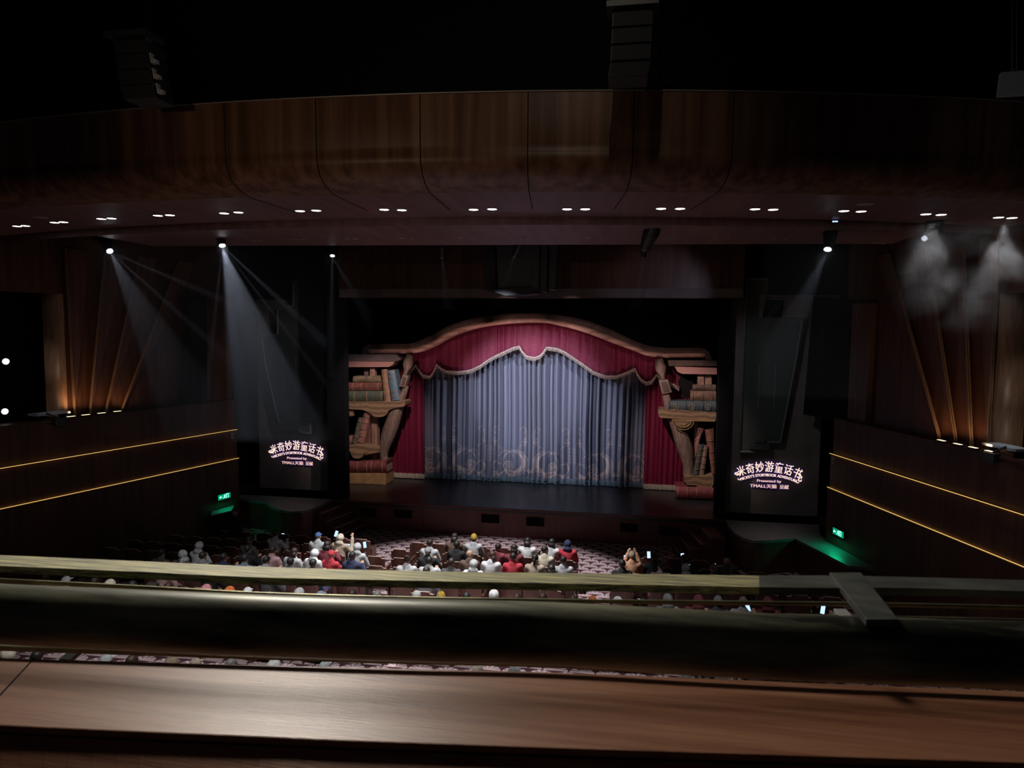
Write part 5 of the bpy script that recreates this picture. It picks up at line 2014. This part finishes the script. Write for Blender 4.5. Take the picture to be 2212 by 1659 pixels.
HC = {'black': (0.018, 0.015, 0.014), 'brown': (0.055, 0.028, 0.018), 'dark brown': (0.028, 0.016, 0.012), 'grey': (0.22, 0.21, 0.21)}
CC = {'white': (0.72, 0.74, 0.76), 'cream': (0.66, 0.60, 0.48), 'beige': (0.46, 0.37, 0.29), 'grey': (0.27, 0.28, 0.30), 'light grey': (0.47, 0.49, 0.51), 'dark grey': (0.07, 0.07, 0.075), 'black': (0.013, 0.013, 0.015), 'navy': (0.022, 0.03, 0.085),
      'blue': (0.07, 0.13, 0.34), 'denim blue': (0.20, 0.27, 0.36), 'red': (0.50, 0.035, 0.055), 'maroon': (0.20, 0.035, 0.05), 'pink': (0.55, 0.33, 0.34), 'orange': (0.60, 0.15, 0.035), 'mustard': (0.50, 0.33, 0.04), 'brown': (0.13, 0.08, 0.06), 'khaki': (0.28, 0.23, 0.15), 'white and red': (0.6, 0.25, 0.27), 'peach': (0.60, 0.32, 0.20)}
HATC = {'mustard': 'mustard', 'blue': 'navy'}


def person(x, y, pose, hair, hcol, coat, label, rot=0.0, legs='dark grey', zf=None, skin=None, s=1.0):
    b = BODY[pose]
    z = floor_z(y) if zf is None else zf
    r = bpy.data.objects.new('person', b['body'])
    COL.objects.link(r)
    r.location = (x, y, z)
    r.rotation_euler = (0, 0, rot)
    r.scale = (s, s, s)
    tag(r, label, 'person', 'seated audience' if pose != 'stand' else None)
    for nm, c in (('jacket', coat), ('trousers', legs), ('shoes', 'black')):
        o = bpy.data.objects.new(nm, b[nm])
        COL.objects.link(o)
        o.parent = r
        setmat(o, cm(c, CC[c]))
    if hair != 'bald':
        nm, me = HAIR[hair]
        o = bpy.data.objects.new(nm, me)
        COL.objects.link(o)
        o.parent = r
        o.location = b['head']
        o.rotation_euler = (0, 0, b['yaw'])
        o.scale = (0.91, 0.91, 0.91)
        if hair in ('beanie', 'hood', 'cap'):
            setmat(o, cm(hcol, CC[hcol]))
        else:
            setmat(o, mat('hair_' + hcol.replace(' ', '_'), HC[hcol], 0.5, spec=0.4, noise=0.5, scale=16, stretch=(4, 4, 1), bump=0.5))
    return r


# ---- theatre seat
def make_seat():
    r = thing('theatre_seat', (0, 0, 0), '', 'seat')
    # curved shell with a stepped crown; the person faces +y, so the shell is at -y
    m = MB()
    top = [(-0.25, 0.80), (-0.25, 0.86), (-0.19, 0.885), (-0.185, 0.92), (0.185, 0.92), (0.19, 0.885), (0.25, 0.86), (0.25, 0.80)]
    nx = 12
    vs = []

    def crown(x):
        ax = abs(x)
        return 0.925 + 0.012 * (1 - (ax / 0.25) ** 2) if ax < 0.165 else (0.90 if ax < 0.175 else 0.888 - 0.25 * (ax - 0.175))
    xs = [-0.25, -0.235, -0.20, -0.18, -0.17, -0.16, -0.10, 0, 0.10, 0.16, 0.17, 0.18, 0.20, 0.235, 0.25]
    n = len(xs)
    for off in (0, 0.045):
        for x in xs:
            bow = -0.05 * (1 - (x / 0.25) ** 2)
            for j in range(5):
                t = j / 4
                z = 0.34 + (crown(x) - 0.34) * t
                vs.append((x, -0.22 + bow + off - 0.07 * t, z))
    fs = []
    for o_ in (0, n * 5):
        for i in range(n - 1):
            for j in range(4):
                a = o_ + i * 5 + j
                fs.append((a, a + 5, a + 6, a + 1) if o_ == 0 else (a, a + 1, a + 6, a + 5))
    O_ = n * 5
    for i in range(n - 1):
        fs.append((i * 5 + 4, (i + 1) * 5 + 4, O_ + (i + 1) * 5 + 4, O_ + i * 5 + 4))
        fs.append((i * 5, O_ + i * 5, O_ + (i + 1) * 5, (i + 1) * 5))
    for i in (0, n - 1):
        for j in range(4):
            a = i * 5 + j
            fs.append((a, a + 1, O_ + a + 1, O_ + a) if i == 0 else (a, O_ + a, O_ + a + 1, a + 1))
    m.add(vs, fs)
    m.build('back_shell', mat('seat_shell', (0.13, 0.055, 0.042), 0.35, spec=0.5, noise=0.35, scale=5), r)
    m = MB()
    m.tube([(x, -0.22 - 0.05 * (1 - (x / 0.25) ** 2) + 0.01 - 0.07, crown(x) + 0.004) for x in xs], 0.0075, 5)
    m.build('crown_highlight', mat('seat_highlight', (0.62, 0.48, 0.40), 0.35), r)  # pale strip painting the highlight along the seat crown
    MB().box(-0.215, 0.215, -0.20, -0.145, 0.46, 0.86).build('back_cushion', mat('seat_plush', (0.16, 0.03, 0.04), 0.9), r, bevel=0.02)
    MB().box(-0.22, 0.22, -0.15, 0.28, 0.36, 0.45).build('seat_cushion', MATS['seat_plush'], r, bevel=0.025)
    for q in (-1, 1):
        m = MB().box(0.262 * q - 0.022, 0.262 * q + 0.022, -0.22, 0.22, 0.60, 0.635)
        m.build('armrest', MATS['seat_shell'], r, bevel=0.008)
        MB().box(0.262 * q - 0.015, 0.262 * q + 0.015, -0.2, 0.14, 0.0, 0.60).build('side_panel', MATS['seat_shell'], r)
    return r


seat0 = make_seat()
seat_used = [False]


def seat(x, y, rot, label, group):
    o = seat0 if not seat_used[0] else copy_tree(seat0)
    seat_used[0] = True
    o.location = (x, y, floor_z(y))
    o.rotation_euler = (0, 0, rot)
    o['label'] = label
    o['group'] = group
    return o


# ---- phone
def make_phone():
    r = thing('phone', (0, 0, 0), '', 'phone', 'lit phones held up in the audience')
    MB().box(-0.036, 0.036, -0.004, 0.004, 0, 0.150).build('case', M_metal_black, r, bevel=0.003)
    MB().box(-0.034, 0.034, -0.0052, -0.0042, 0.006, 0.144).build('screen', emis('phone_screen', (0.42, 0.62, 1.0), 1.6), r)
    return r


phone0 = make_phone()
ph_used = [False]


def phone(p, label, rz=0.0, tilt=0.35, roll=0.0, s=1.25):
    o = phone0 if not ph_used[0] else copy_tree(phone0)
    ph_used[0] = True
    o.location = p
    o.rotation_euler = (-tilt, roll, rz)
    o.scale = (s, 1, s)
    o['label'] = label


def head_to_xy(u, v, hz=1.29):
    Y = 18.0
    for _ in range(12):
        d = ray(u, v)
        z = floor_z(Y) + hz
        Y = ((z - EYE.z) / d.z) * d.y
    p = EYE + ray(u, v) * (Y / ray(u, v).y)
    return p.x, Y


# each entry: head pixel, pose, head covering, its colour, coat, words for the label, phone pixel
P_ = [
    # centre block, front row
    ('C', 0, 935, 1166, 'lap', 'short', 'dark brown', 'light grey', 'dark haired in pale grey, left end of the front row'),
    ('C', 0, 976, 1163, 'lap', 'long', 'black', 'brown', 'with long black hair and brown coat beside the yellow beanie'),
    ('C', 0, 1011, 1164, 'lap', 'beanie', 'mustard', 'light grey', 'wearing a mustard yellow beanie in the front row'),
    ('C', 0, 1066, 1180, 'lean', 'short', 'dark brown', 'maroon', 'in maroon slumped low in the middle of the front row'),
    ('C', 0, 1087, 1178, 'lap', 'bob', 'dark brown', 'maroon', 'with a dark bob, low in the front row right of the maroon one'),
    ('C', 0, 1138, 1170, 'lap', 'long', 'black', 'white', 'with long black hair over a white coat in the front row'),
    ('C', 0, 1167, 1177, 'lean', 'bob', 'black', 'white', 'black haired in white, just left of the red jacket, front row'),
    ('C', 0, 1206, 1174, 'lap', 'hood', 'navy', 'red', 'in a navy hood and bright red jacket, right end of front row'),
    ('C', 1, 933, 1182, 'phone', 'cap', 'grey', 'black', 'in a grey cap and black jacket, second row left end'),
    ('C', 1, 979, 1182, 'lap', 'short', 'black', 'black', 'in a black puffer jacket, second row'),
    ('C', 1, 1022, 1188, 'turn', 'bald', '', 'brown', 'bald in a grey-brown coat, second row'),
    ('C', 1, 1061, 1191, 'side', 'long', 'brown', 'white', 'with brown hair and white sweater facing left, second row'),
    ('C', 1, 1100, 1194, 'lap', 'short', 'dark brown', 'red', 'small, dark haired in red, second row'),
    ('C', 1, 1124, 1196, 'lap', 'pony', 'black', 'beige', 'with black ponytail on a beige coat, second row'),
    ('C', 1, 1174, 1193, 'turn', 'short', 'black', 'cream', 'in a cream hoodie turning round to the right, second row'),
    ('C', 2, 875, 1210, 'lap', 'bun', 'dark brown', 'light grey', 'with a dark bun in pale grey, third row left end'),
    ('C', 2, 905, 1200, 'phone', 'short', 'black', 'light grey', 'black haired in a patterned grey sweatshirt, third row'),
    ('C', 2, 951, 1211, 'lap', 'short', 'dark brown', 'dark grey', 'dark haired in charcoal, third row left of the white scarf'),
    ('C', 2, 993, 1214, 'lap', 'hood', 'light grey', 'white', 'in a pale grey hood and white coat, third row'),
    ('C', 2, 1192, 1226, 'phone', 'bob', 'black', 'blue', 'black haired in blue low above the rail, beside the pale grey shirt'),
    ('C', 2, 1216, 1211, 'lap', 'short', 'black', 'light grey', 'black haired in a pale grey shirt, third row right end'),
    ('C', 3, 924, 1229, 'lap', 'short', 'dark grey' if False else 'dark brown', 'grey', 'dark haired just above the rail below the patterned sweatshirt'),
    # left block
    ('L', 0, 595, 1151, 'phone', 'short', 'dark brown', 'grey', 'dark haired in grey with a phone, left block front row'),
    ('L', 0, 694, 1153, 'lap', 'cap', 'blue', 'light grey', 'in a blue cap and grey sweater, left block front row'),
    ('L', 0, 728, 1163, 'phone_high', 'hood', 'cream', 'beige', 'in a cream hood lifting a bright phone, left block front row'),
    ('L', 0, 778, 1176, 'lap', 'hood', 'light grey', 'light grey', 'in a pale grey hood at the aisle end of the left block'),
    ('L', 1, 544, 1180, 'phone', 'short', 'black', 'black', 'black haired holding a violet-lit phone, left block second row'),
    ('L', 1, 524, 1170, 'lap', 'bob', 'black', 'dark grey', 'dark bobbed beside the standing attendant, left block'),
    ('L', 1, 577, 1184, 'lean', 'short', 'dark brown', 'pink', 'in a dusty pink coat, left block second row'),
    ('L', 1, 690, 1184, 'phone', 'bob', 'black', 'maroon', 'in maroon holding a phone, left block second row'),
    ('L', 1, 752, 1196, 'phone', 'short', 'black', 'navy', 'in navy with a phone near the aisle, left block'),
    ('L', 1, 411, 1184, 'lap', 'hood', 'white', 'white', 'in a white hood at the far left of the left block'),
    ('L', 1, 395, 1190, 'side', 'hood', 'light grey', 'dark grey', 'in a pale grey hood next to the white hood, left block'),
    ('L', 2, 485, 1199, 'phone', 'short', 'black', 'navy', 'in navy lifting a bright phone, left block third row'),
    ('L', 2, 512, 1203, 'lap', 'short', 'dark brown', 'denim blue', 'in a denim jacket, left block third row'),
    ('L', 2, 606, 1199, 'lean', 'bob', 'dark brown', 'light grey', 'in a pale grey coat leaning over, left block third row'),
    ('L', 2, 628, 1198, 'lean', 'hood', 'white', 'white', 'in white bending to the right, left block third row'),
    ('L', 2, 710, 1193, 'lap', 'cap', 'red', 'red', 'in a red cap and red top, left block'),
    ('L', 2, 419, 1205, 'lap', 'short', 'dark brown', 'grey', 'in grey below the white hood, left block'),
    ('L', 2, 376, 1209, 'side', 'short', 'brown', 'pink', 'in pink at the far left just above the rail'),
    ('L', 2, 322, 1202, 'lap', 'short', 'black', 'dark grey', 'dim, outermost on the left beside a phone'),
    ('L', 3, 557, 1198, 'phone', 'short', 'black', 'light grey', 'black haired in a blue-grey hooded top with two phones near, left block'),
    ('L', 3, 642, 1204, 'lap', 'short', 'black', 'dark grey', 'black haired above the rail left of the aisle seats, left block'),
    ('L', 3, 692, 1206, 'phone', 'short', 'black', 'black', 'black haired in black with a glowing phone, left block fourth row'),
    ('L', 3, 459, 1222, 'phone', 'short', 'black', 'black', 'dark, holding a pale blue phone just above the rail, left block'),
    ('L', 3, 599, 1224, 'phone', 'short', 'black', 'dark grey', 'dark, holding a tilted blue phone just above the rail, left block'),
    # right block
    ('R', 0, 1366, 1204, 'arms_up', 'beanie', 'beige', 'peach', 'in a beige beanie and peach sweater lifting both arms'),
    ('R', 0, 1405, 1207, 'phone', 'short', 'black', 'black', 'in black with a small blue phone, right of the beige beanie'),
    ('R', 0, 1427, 1218, 'side', 'bob', 'black', 'cream', 'with a black bob in a cream hooded coat, right block'),
    ('R', 0, 1480, 1212, 'phone', 'short', 'black', 'black', 'dark, holding a white-lit phone, right block'),
    ('R', 1, 1481, 1224, 'lap', 'hood', 'grey', 'black', 'in a grey hood over black, right block'),
    ('R', 1, 1512, 1229, 'lean', 'beanie', 'brown', 'brown', 'in brown bent forward beside a blue phone, right block'),
    ('R', 1, 1546, 1232, 'phone', 'short', 'black', 'black', 'nearly hidden in the dark with a blue phone, right block'),
    ('R', 1, 1576, 1221, 'lap', 'bald', '', 'dark grey', 'dim and bald, outermost on the right'),
    ('R', 1, 1344, 1226, 'lap', 'short', 'black', 'black', 'in black at the left end of the right block'),
    # seen between the flat bar and the handrail
    ('S', 0, 95, 1251, 'lap', 'short', 'brown', 'cream', 'in cream seen between the bars at the far left'),
    ('S', 0, 134, 1254, 'lap', 'cap', 'white', 'white', 'in a white cap seen between the bars at the far left'),
    ('S', 0, 172, 1256, 'lean', 'short', 'dark brown', 'pink', 'in pink seen between the bars on the left'),
    ('S', 0, 215, 1259, 'lap', 'hood', 'cream', 'cream', 'in a cream hood seen between the bars on the left'),
    ('S', 0, 262, 1262, 'lap', 'short', 'black', 'navy', 'in navy seen between the bars on the left'),
    ('S', 0, 362, 1268, 'lap', 'bob', 'brown', 'pink', 'with a brown bob in pink, seen between the bars beside the strut'),
    ('S', 0, 431, 1272, 'lean', 'hood', 'white and red', 'white and red', 'in a red and white hood seen between the bars'),
    ('S', 0, 482, 1276, 'lean', 'hood', 'orange', 'orange', 'in an orange hooded jacket seen between the bars'),
    ('S', 0, 525, 1278, 'lap', 'cap', 'white', 'white', 'in a white cap beside the orange jacket, seen between the bars'),
    ('S', 0, 558, 1282, 'phone', 'short', 'black', 'blue', 'in blue beside a phone, seen between the bars'),
    ('S', 0, 615, 1277, 'lap', 'hood', 'light grey', 'light grey', 'in a pale grey hood seen between the bars'),
    ('S', 0, 642, 1283, 'lap', 'cap', 'denim blue', 'denim blue', 'in a denim blue cap seen between the bars'),
    ('S', 0, 760, 1284, 'lap', 'bob', 'dark brown', 'brown', 'with a brown bob seen between the bars'),
    ('S', 0, 793, 1284, 'lap', 'short', 'grey', 'denim blue', 'grey haired in denim blue seen between the bars'),
    ('S', 0, 899, 1286, 'lap', 'cap', 'light grey', 'white', 'in a pale cap and white top seen between the bars'),
    ('S', 0, 938, 1288, 'lap', 'beanie', 'mustard', 'khaki', 'in a mustard hat seen between the bars'),
    ('S', 0, 971, 1287, 'phone', 'short', 'black', 'blue', 'black haired in blue seen between the bars'),
    ('S', 0, 1023, 1280, 'lap', 'hood', 'white', 'white', 'in a white hood with blue lettering seen between the bars'),
    ('S', 0, 1066, 1288, 'lap', 'short', 'brown', 'maroon', 'in maroon right of the lettered top, between the bars'),
    ('S', 0, 1084, 1284, 'lap', 'bob', 'brown', 'white', 'with brown hair on white, seen between the bars'),
    ('S', 0, 1103, 1287, 'lean', 'long', 'brown', 'cream', 'with long brown hair on cream, seen between the bars'),
    ('S', 0, 1131, 1286, 'phone', 'cap', 'orange', 'cream', 'in an orange cap seen between the bars'),
    ('S', 0, 1188, 1288, 'lap', 'hood', 'white', 'light grey', 'in a broad white hood left of the aisle, between the bars'),
    ('S', 0, 1233, 1290, 'lap', 'short', 'black', 'black', 'in black at the aisle, between the bars'),
    ('S', 0, 1407, 1290, 'lap', 'hood', 'grey', 'grey', 'in a grey hood right of the aisle, between the bars'),
    ('S', 0, 1443, 1291, 'lean', 'hood', 'maroon', 'maroon', 'in a maroon hood between the bars'),
    ('S', 0, 1490, 1294, 'lap', 'beanie', 'grey', 'dark grey', 'in a grey hat between the bars, left of the silver hair'),
    ('S', 0, 1536, 1294, 'lap', 'short', 'grey', 'light grey', 'silver haired between the bars on the right'),
    ('S', 0, 1596, 1295, 'lap', 'hood', 'maroon', 'maroon', 'in a dim maroon hood near the bracket, between the bars'),
    ('S', 1, 1506, 1320, 'phone_high', 'short', 'black', 'black', 'lifting a phone below the thin bar on the right'),
    ('S', 1, 1619, 1322, 'phone_high', 'short', 'black', 'dark grey', 'in charcoal with a phone below the thin bar, right'),
    ('S', 1, 1700, 1322, 'lap', 'short', 'black', 'navy', 'in dark navy below the thin bar on the right'),
    ('S', 1, 1776, 1325, 'phone_high', 'short', 'black', 'black', 'with a bright blue phone beside the metal bracket'),
    # seen under the handrail
    ('T', 0, 14, 1412, 'lap', 'hood', 'cream', 'cream', 'in a cream hood under the handrail, far left corner'),
    ('T', 0, 42, 1414, 'lap', 'short', 'black', 'black', 'in black under the handrail, second from the left edge'),
    ('T', 0, 75, 1414, 'lap', 'hood', 'white', 'white', 'in white under the handrail near the left edge'),
    ('T', 0, 115, 1418, 'lean', 'cap', 'light grey', 'light grey', 'in a pale cap under the handrail left of the strut'),
    ('T', 0, 214, 1422, 'lap', 'short', 'brown', 'khaki', 'in khaki under the handrail right of the strut'),
    ('T', 0, 262, 1424, 'lean', 'hood', 'khaki', 'khaki', 'in a khaki hood under the handrail'),
    ('T', 0, 330, 1428, 'lap', 'cap', 'beige', 'beige', 'in a beige cap under the handrail'),
    ('T', 0, 460, 1432, 'lap', 'short', 'grey', 'light grey', 'grey haired under the handrail'),
    ('T', 0, 590, 1438, 'lap', 'hood', 'white', 'white', 'in a white hood under the handrail, centre left'),
    ('T', 0, 700, 1442, 'lap', 'cap', 'light grey', 'light grey', 'in a pale cap showing as a sliver under the handrail'),
    ('T', 0, 1030, 1450, 'lap', 'cap', 'cream', 'cream', 'in a cream cap showing as a sliver under the handrail'),
    ('T', 0, 1110, 1453, 'lap', 'hood', 'white', 'white', 'in a white hood showing as a sliver under the handrail, centre'),
    ('T', 0, 1480, 1465, 'lap', 'hood', 'white', 'white', 'in a white hood showing as a sliver under the handrail, right of the aisle'),
    ('T', 0, 1560, 1470, 'lap', 'hood', 'cream', 'cream', 'in a cream hood showing as a sliver under the handrail, right'),
]
PEOPLE = []
for (blk, row, u, v, pose, hair, hcol, coat, words_) in P_:
    x, y = head_to_xy(u, v, 1.29 if pose != 'arms_up' else 1.29)
    PEOPLE.append([blk, row, x, y, pose, hair, hcol, coat, words_])
# settle each person onto the nearest row line
ROWS = [18.55 - 0.86 * k for k in range(12)]
occ = {}
free = {'S0': [], 'S1': [], 'T0': []}
for q in sorted(PEOPLE, key=lambda t: t[2]):
    if q[0] in 'ST':
        lst = free[q[0] + str(q[1])]
        if lst and q[2] - lst[-1] < 0.48:
            q[2] = lst[-1] + 0.48
        lst.append(q[2])
        if q[1] == 1:
            q[3] -= 0.3
        q.append(99)
for q in sorted([t for t in PEOPLE if t[0] not in 'ST'], key=lambda t: t[2]):
    q.append(min(range(12), key=lambda k: abs(ROWS[k] - q[3]) + (5 if any(abs(xx - q[2]) < 0.44 for xx in occ.get(k, ())) and abs(ROWS[k] - q[3]) < 0 else 0)))
    k = q[-1]
    # keep apart from anyone already placed on that row
    lst = occ.setdefault(k, [])
    if lst and q[2] - lst[-1] < 0.53:
        q[2] = lst[-1] + 0.53
    lst.append(q[2])
rng = random.Random(3)
for q in PEOPLE:
    blk, row, x, y, pose, hair, hcol, coat, words_, k = q
    yy = ROWS[k] if k < 99 else y
    person(x, yy, pose, hair, hcol, coat, ('person ' + words_), rot=rng.uniform(-0.12, 0.12) - (0.12 if blk == 'L' else 0) + (0.1 if blk == 'R' else 0),
           legs=rng.choice(['dark grey', 'black', 'navy', 'denim blue', 'khaki']))
# seats: one behind everyone, empty ones filling the gaps inside each block
BL = [('left', -30, -6.9), ('centre', -6.9, -0.6), ('right', -0.6, 30)]
LIM = {'left': [(-11.6, -7.35), (-12.6, -7.35), (-13.2, -7.3), (-13.3, -7.25)], 'centre': [(-5.75, -1.5), (-6.1, -1.45), (-6.45, -1.4), (-6.6, -1.35)], 'right': [(0.6, 2.0), (0.35, 3.2), (0.2, 4.2), (0.1, 4.6)]}
nseat = 0
for k in range(12):
    for bn, lo, hi in BL:
        xs = sorted(x for x in occ.get(k, []) if lo <= x < hi)
        out_ = list(xs)
        if k < 4:
            a, b = LIM[bn][k]
            edges = [a - 0.56] + xs + [b + 0.56]
            for e0, e1 in zip(edges, edges[1:]):
                n_ = int((e1 - e0) / 0.56) - 1
                for j in range(n_):
                    out_.append(e0 + (e1 - e0) * (j + 1) / (n_ + 1))
        out_.sort()
        for i, x in enumerate(out_):
            full = any(abs(x - t) < 1e-6 for t in xs)
            side = '%s seat from the left' % (ORD[i] if i < len(ORD) else 'last')
            seat(x, ROWS[k], 0.0, '%s theatre seat, %s in row %s of the %s block' % ('occupied' if full else 'empty', side.replace(' seat', ''), ['one', 'two', 'three', 'four', 'five', 'six', 'seven', 'eight', 'nine', 'ten', 'eleven', 'twelve'][k], bn),
                 '%s block theatre seats' % bn)
cnt = {}
for q in sorted([t for t in PEOPLE if t[0] in 'ST'], key=lambda t: t[2]):
    key = q[0] + str(q[1])
    cnt[key] = cnt.get(key, 0) + 1
    i = cnt[key] - 1
    wh = {'S0': 'seen between the rail bars', 'S1': 'seen below the thin bar', 'T0': 'under the handrail'}[key]
    num = ORD[i] if i < 18 else ORD[i - 18] + ' past the aisle' if i >= 18 else ''
    seat(q[2], q[3], 0.0, 'occupied theatre seat %s, %s from the left' % (wh, ORD[i] if i < 18 else 'twenty-' + ORD[i - 18]), 'theatre seats ' + wh)
# standing attendant by the left wall
x, y = head_to_xy(511, 1106, 1.62)
person(x, y, 'stand', 'short', 'black', 'black', 'person standing at the far side of the left block in black jacket and khaki trousers', rot=2.6, legs='khaki', zf=floor_z(y))
# phones, at the place the photograph shows each screen
PH = [(611, 1160, 'front row of the left block', 18.9), (724, 1154, 'above the cream hood, the brightest', 18.9), (690, 1173, 'in front of the maroon coat', 18.3), (751, 1183, 'in front of the navy coat near the aisle', 18.0),
      (544, 1168, 'violet, beside the standing attendant', 18.4), (485, 1190, 'cyan and tilted, above the rail', 17.6), (342, 1205, 'furthest left', 17.2), (459, 1211, 'pale blue, just above the rail', 16.8),
      (599, 1215, 'tilted, just above the rail', 16.8), (546, 1207, 'left of the blue-grey hooded top', 17.2), (569, 1209, 'right of the blue-grey hooded top', 17.2), (706, 1217, 'round and glowing, left block fourth row', 16.9), (789, 1178, 'greenish, at the aisle end of the left block', 18.1),
      (912, 1200, 'in front of the patterned sweatshirt', 17.3), (1402, 1200, 'small, right of the beige beanie', 18.2), (1351, 1208, 'whitish, left of the beige beanie', 18.2), (1476, 1204, 'white-lit, right block', 18.1), (1490, 1229, 'beside the brown coat, right block', 17.2), (1545, 1227, 'furthest right above the rail', 17.2),
      (1506, 1313, 'below the thin bar, left one', 13.6), (1619, 1316, 'below the thin bar, middle one', 13.6), (1776, 1318, 'beside the metal bracket', 13.5), (557, 1276, 'between the bars on the left', 15.3), (521, 1277, 'whitish, between the bars', 15.3)]
for k, (u, v, w_, Yp) in enumerate(PH):
    p = PY(u, v, Yp)
    phone(p - Vector((0, 0, 0.08)), 'lit phone held up, ' + w_, rz=rng.uniform(-0.3, 0.3), roll=rng.uniform(-0.35, 0.35))

# ================================================================== HAZE
def haze(name, c0, c1, dens, label, noise=None, col=(0.9, 0.93, 1.0)):
    m = bpy.data.materials.new(name)
    m.use_nodes = True
    nt = m.node_tree
    nt.nodes.clear()
    o = nt.nodes.new('ShaderNodeOutputMaterial')
    v = nt.nodes.new('ShaderNodeVolumeScatter')
    v.inputs['Color'].default_value = (*col, 1)
    v.inputs['Density'].default_value = dens
    v.inputs['Anisotropy'].default_value = 0.0
    if noise:
        tc = nt.nodes.new('ShaderNodeTexCoord')
        nz = nt.nodes.new('ShaderNodeTexNoise')
        nz.inputs['Scale'].default_value = noise
        nz.inputs['Detail'].default_value = 3
        nz.inputs['Distortion'].default_value = 0.6
        rp = nt.nodes.new('ShaderNodeMapRange')
        rp.inputs[1].default_value = 0.48
        rp.inputs[2].default_value = 0.75
        rp.inputs[3].default_value = 0.0
        rp.inputs[4].default_value = dens
        nt.links.new(tc.outputs['Object'], nz.inputs['Vector'])
        nt.links.new(nz.outputs[0], rp.inputs[0])
        gr = nt.nodes.new('ShaderNodeTexGradient')
        gr.gradient_type = 'SPHERICAL'
        mp = nt.nodes.new('ShaderNodeMapping')
        mp.inputs['Location'].default_value = (-1, -1, -1.15)
        mp.inputs['Scale'].default_value = (2, 2, 2)
        nt.links.new(tc.outputs['Generated'], mp.inputs[0])
        nt.links.new(mp.outputs[0], gr.inputs[0])
        ml = nt.nodes.new('ShaderNodeMath')
        ml.operation = 'MULTIPLY'
        nt.links.new(rp.outputs[0], ml.inputs[0])
        nt.links.new(gr.outputs['Fac'], ml.inputs[1])
        nt.links.new(ml.outputs[0], v.inputs['Density'])
    nt.links.new(v.outputs[0], o.inputs['Volume'])
    mb = MB().box(c0[0], c1[0], c0[1], c1[1], c0[2], c1[2])
    ob = mb.build(name, m)
    tag(ob, label, 'haze', kind='stuff')
    return ob


haze('haze', (-12.4, 14.1, 4.3), (-6.7, 15.2, 8.86), 0.06, 'thin haze lit by the fans of beams on the left')
haze('haze', (-7.9, 16.9, 5.6), (-6.7, 17.7, 8.86), 0.05, 'thin haze under the small lit lamp left of centre')
haze('haze', (-5.6, 17.2, 7.4), (-4.4, 18.0, 8.86), 0.05, 'thin haze under the dim lamp over the left of the stage')
haze('haze', (-3.6, 17.2, 7.4), (-2.4, 18.0, 8.86), 0.05, 'thin haze under the dim lamp before the loudspeaker cluster')
haze('haze', (-0.6, 17.4, 7.4), (0.8, 18.2, 8.86), 0.05, 'thin haze under the dim lamp right of centre')
haze('haze', (2.6, 14.0, 5.6), (4.5, 15.3, 8.86), 0.05, 'thin haze under the right moving head')
haze('smoke', (4.6, 12.6, 6.6), (7.6, 15.6, 9.02), 1.6, 'drifting smoke under the right downlights', noise=1.6)


def beams(h, dirs):
    c, dv = heads[h]
    for (u, v, Y, e, ang, bl) in dirs:
        spot('stage_beam', c + dv * 0.03, PY(u, v, Y), e, (0.80, 0.86, 1.0), ang, bl, 0.02)


beams('b', [(530, 700, 14.6, 520, 30, 0.5), (570, 700, 14.5, 900, 3.0, 0.6), (600, 690, 14.6, 800, 2.5, 0.6), (462, 700, 14.6, 420, 4, 0.8), (650, 690, 14.6, 600, 5, 0.8), (500, 700, 14.6, 800, 7, 0.9)])
beams('a', [(320, 700, 14.6, 130, 24, 0.5), (345, 640, 14.6, 460, 4, 0.8), (370, 600, 14.6, 420, 4, 0.8), (290, 700, 14.6, 260, 4, 0.8)])
beams('c', [(716, 660, 17.3, 120, 9, 0.8), (716, 660, 17.3, 200, 4, 0.6), (745, 600, 17.3, 60, 14, 0.9)])
beams('d', [(962, 620, 17.6, 25, 16, 0.8)])
beams('e', [(1095, 600, 17.4, 8, 22, 0.8)])
beams('g', [(1380, 620, 17.8, 12, 18, 0.8)])
beams('h', [(1750, 620, 14.6, 90, 24, 0.6), (1735, 600, 14.6, 120, 4, 0.8), (1780, 640, 14.6, 80, 4, 0.8)])
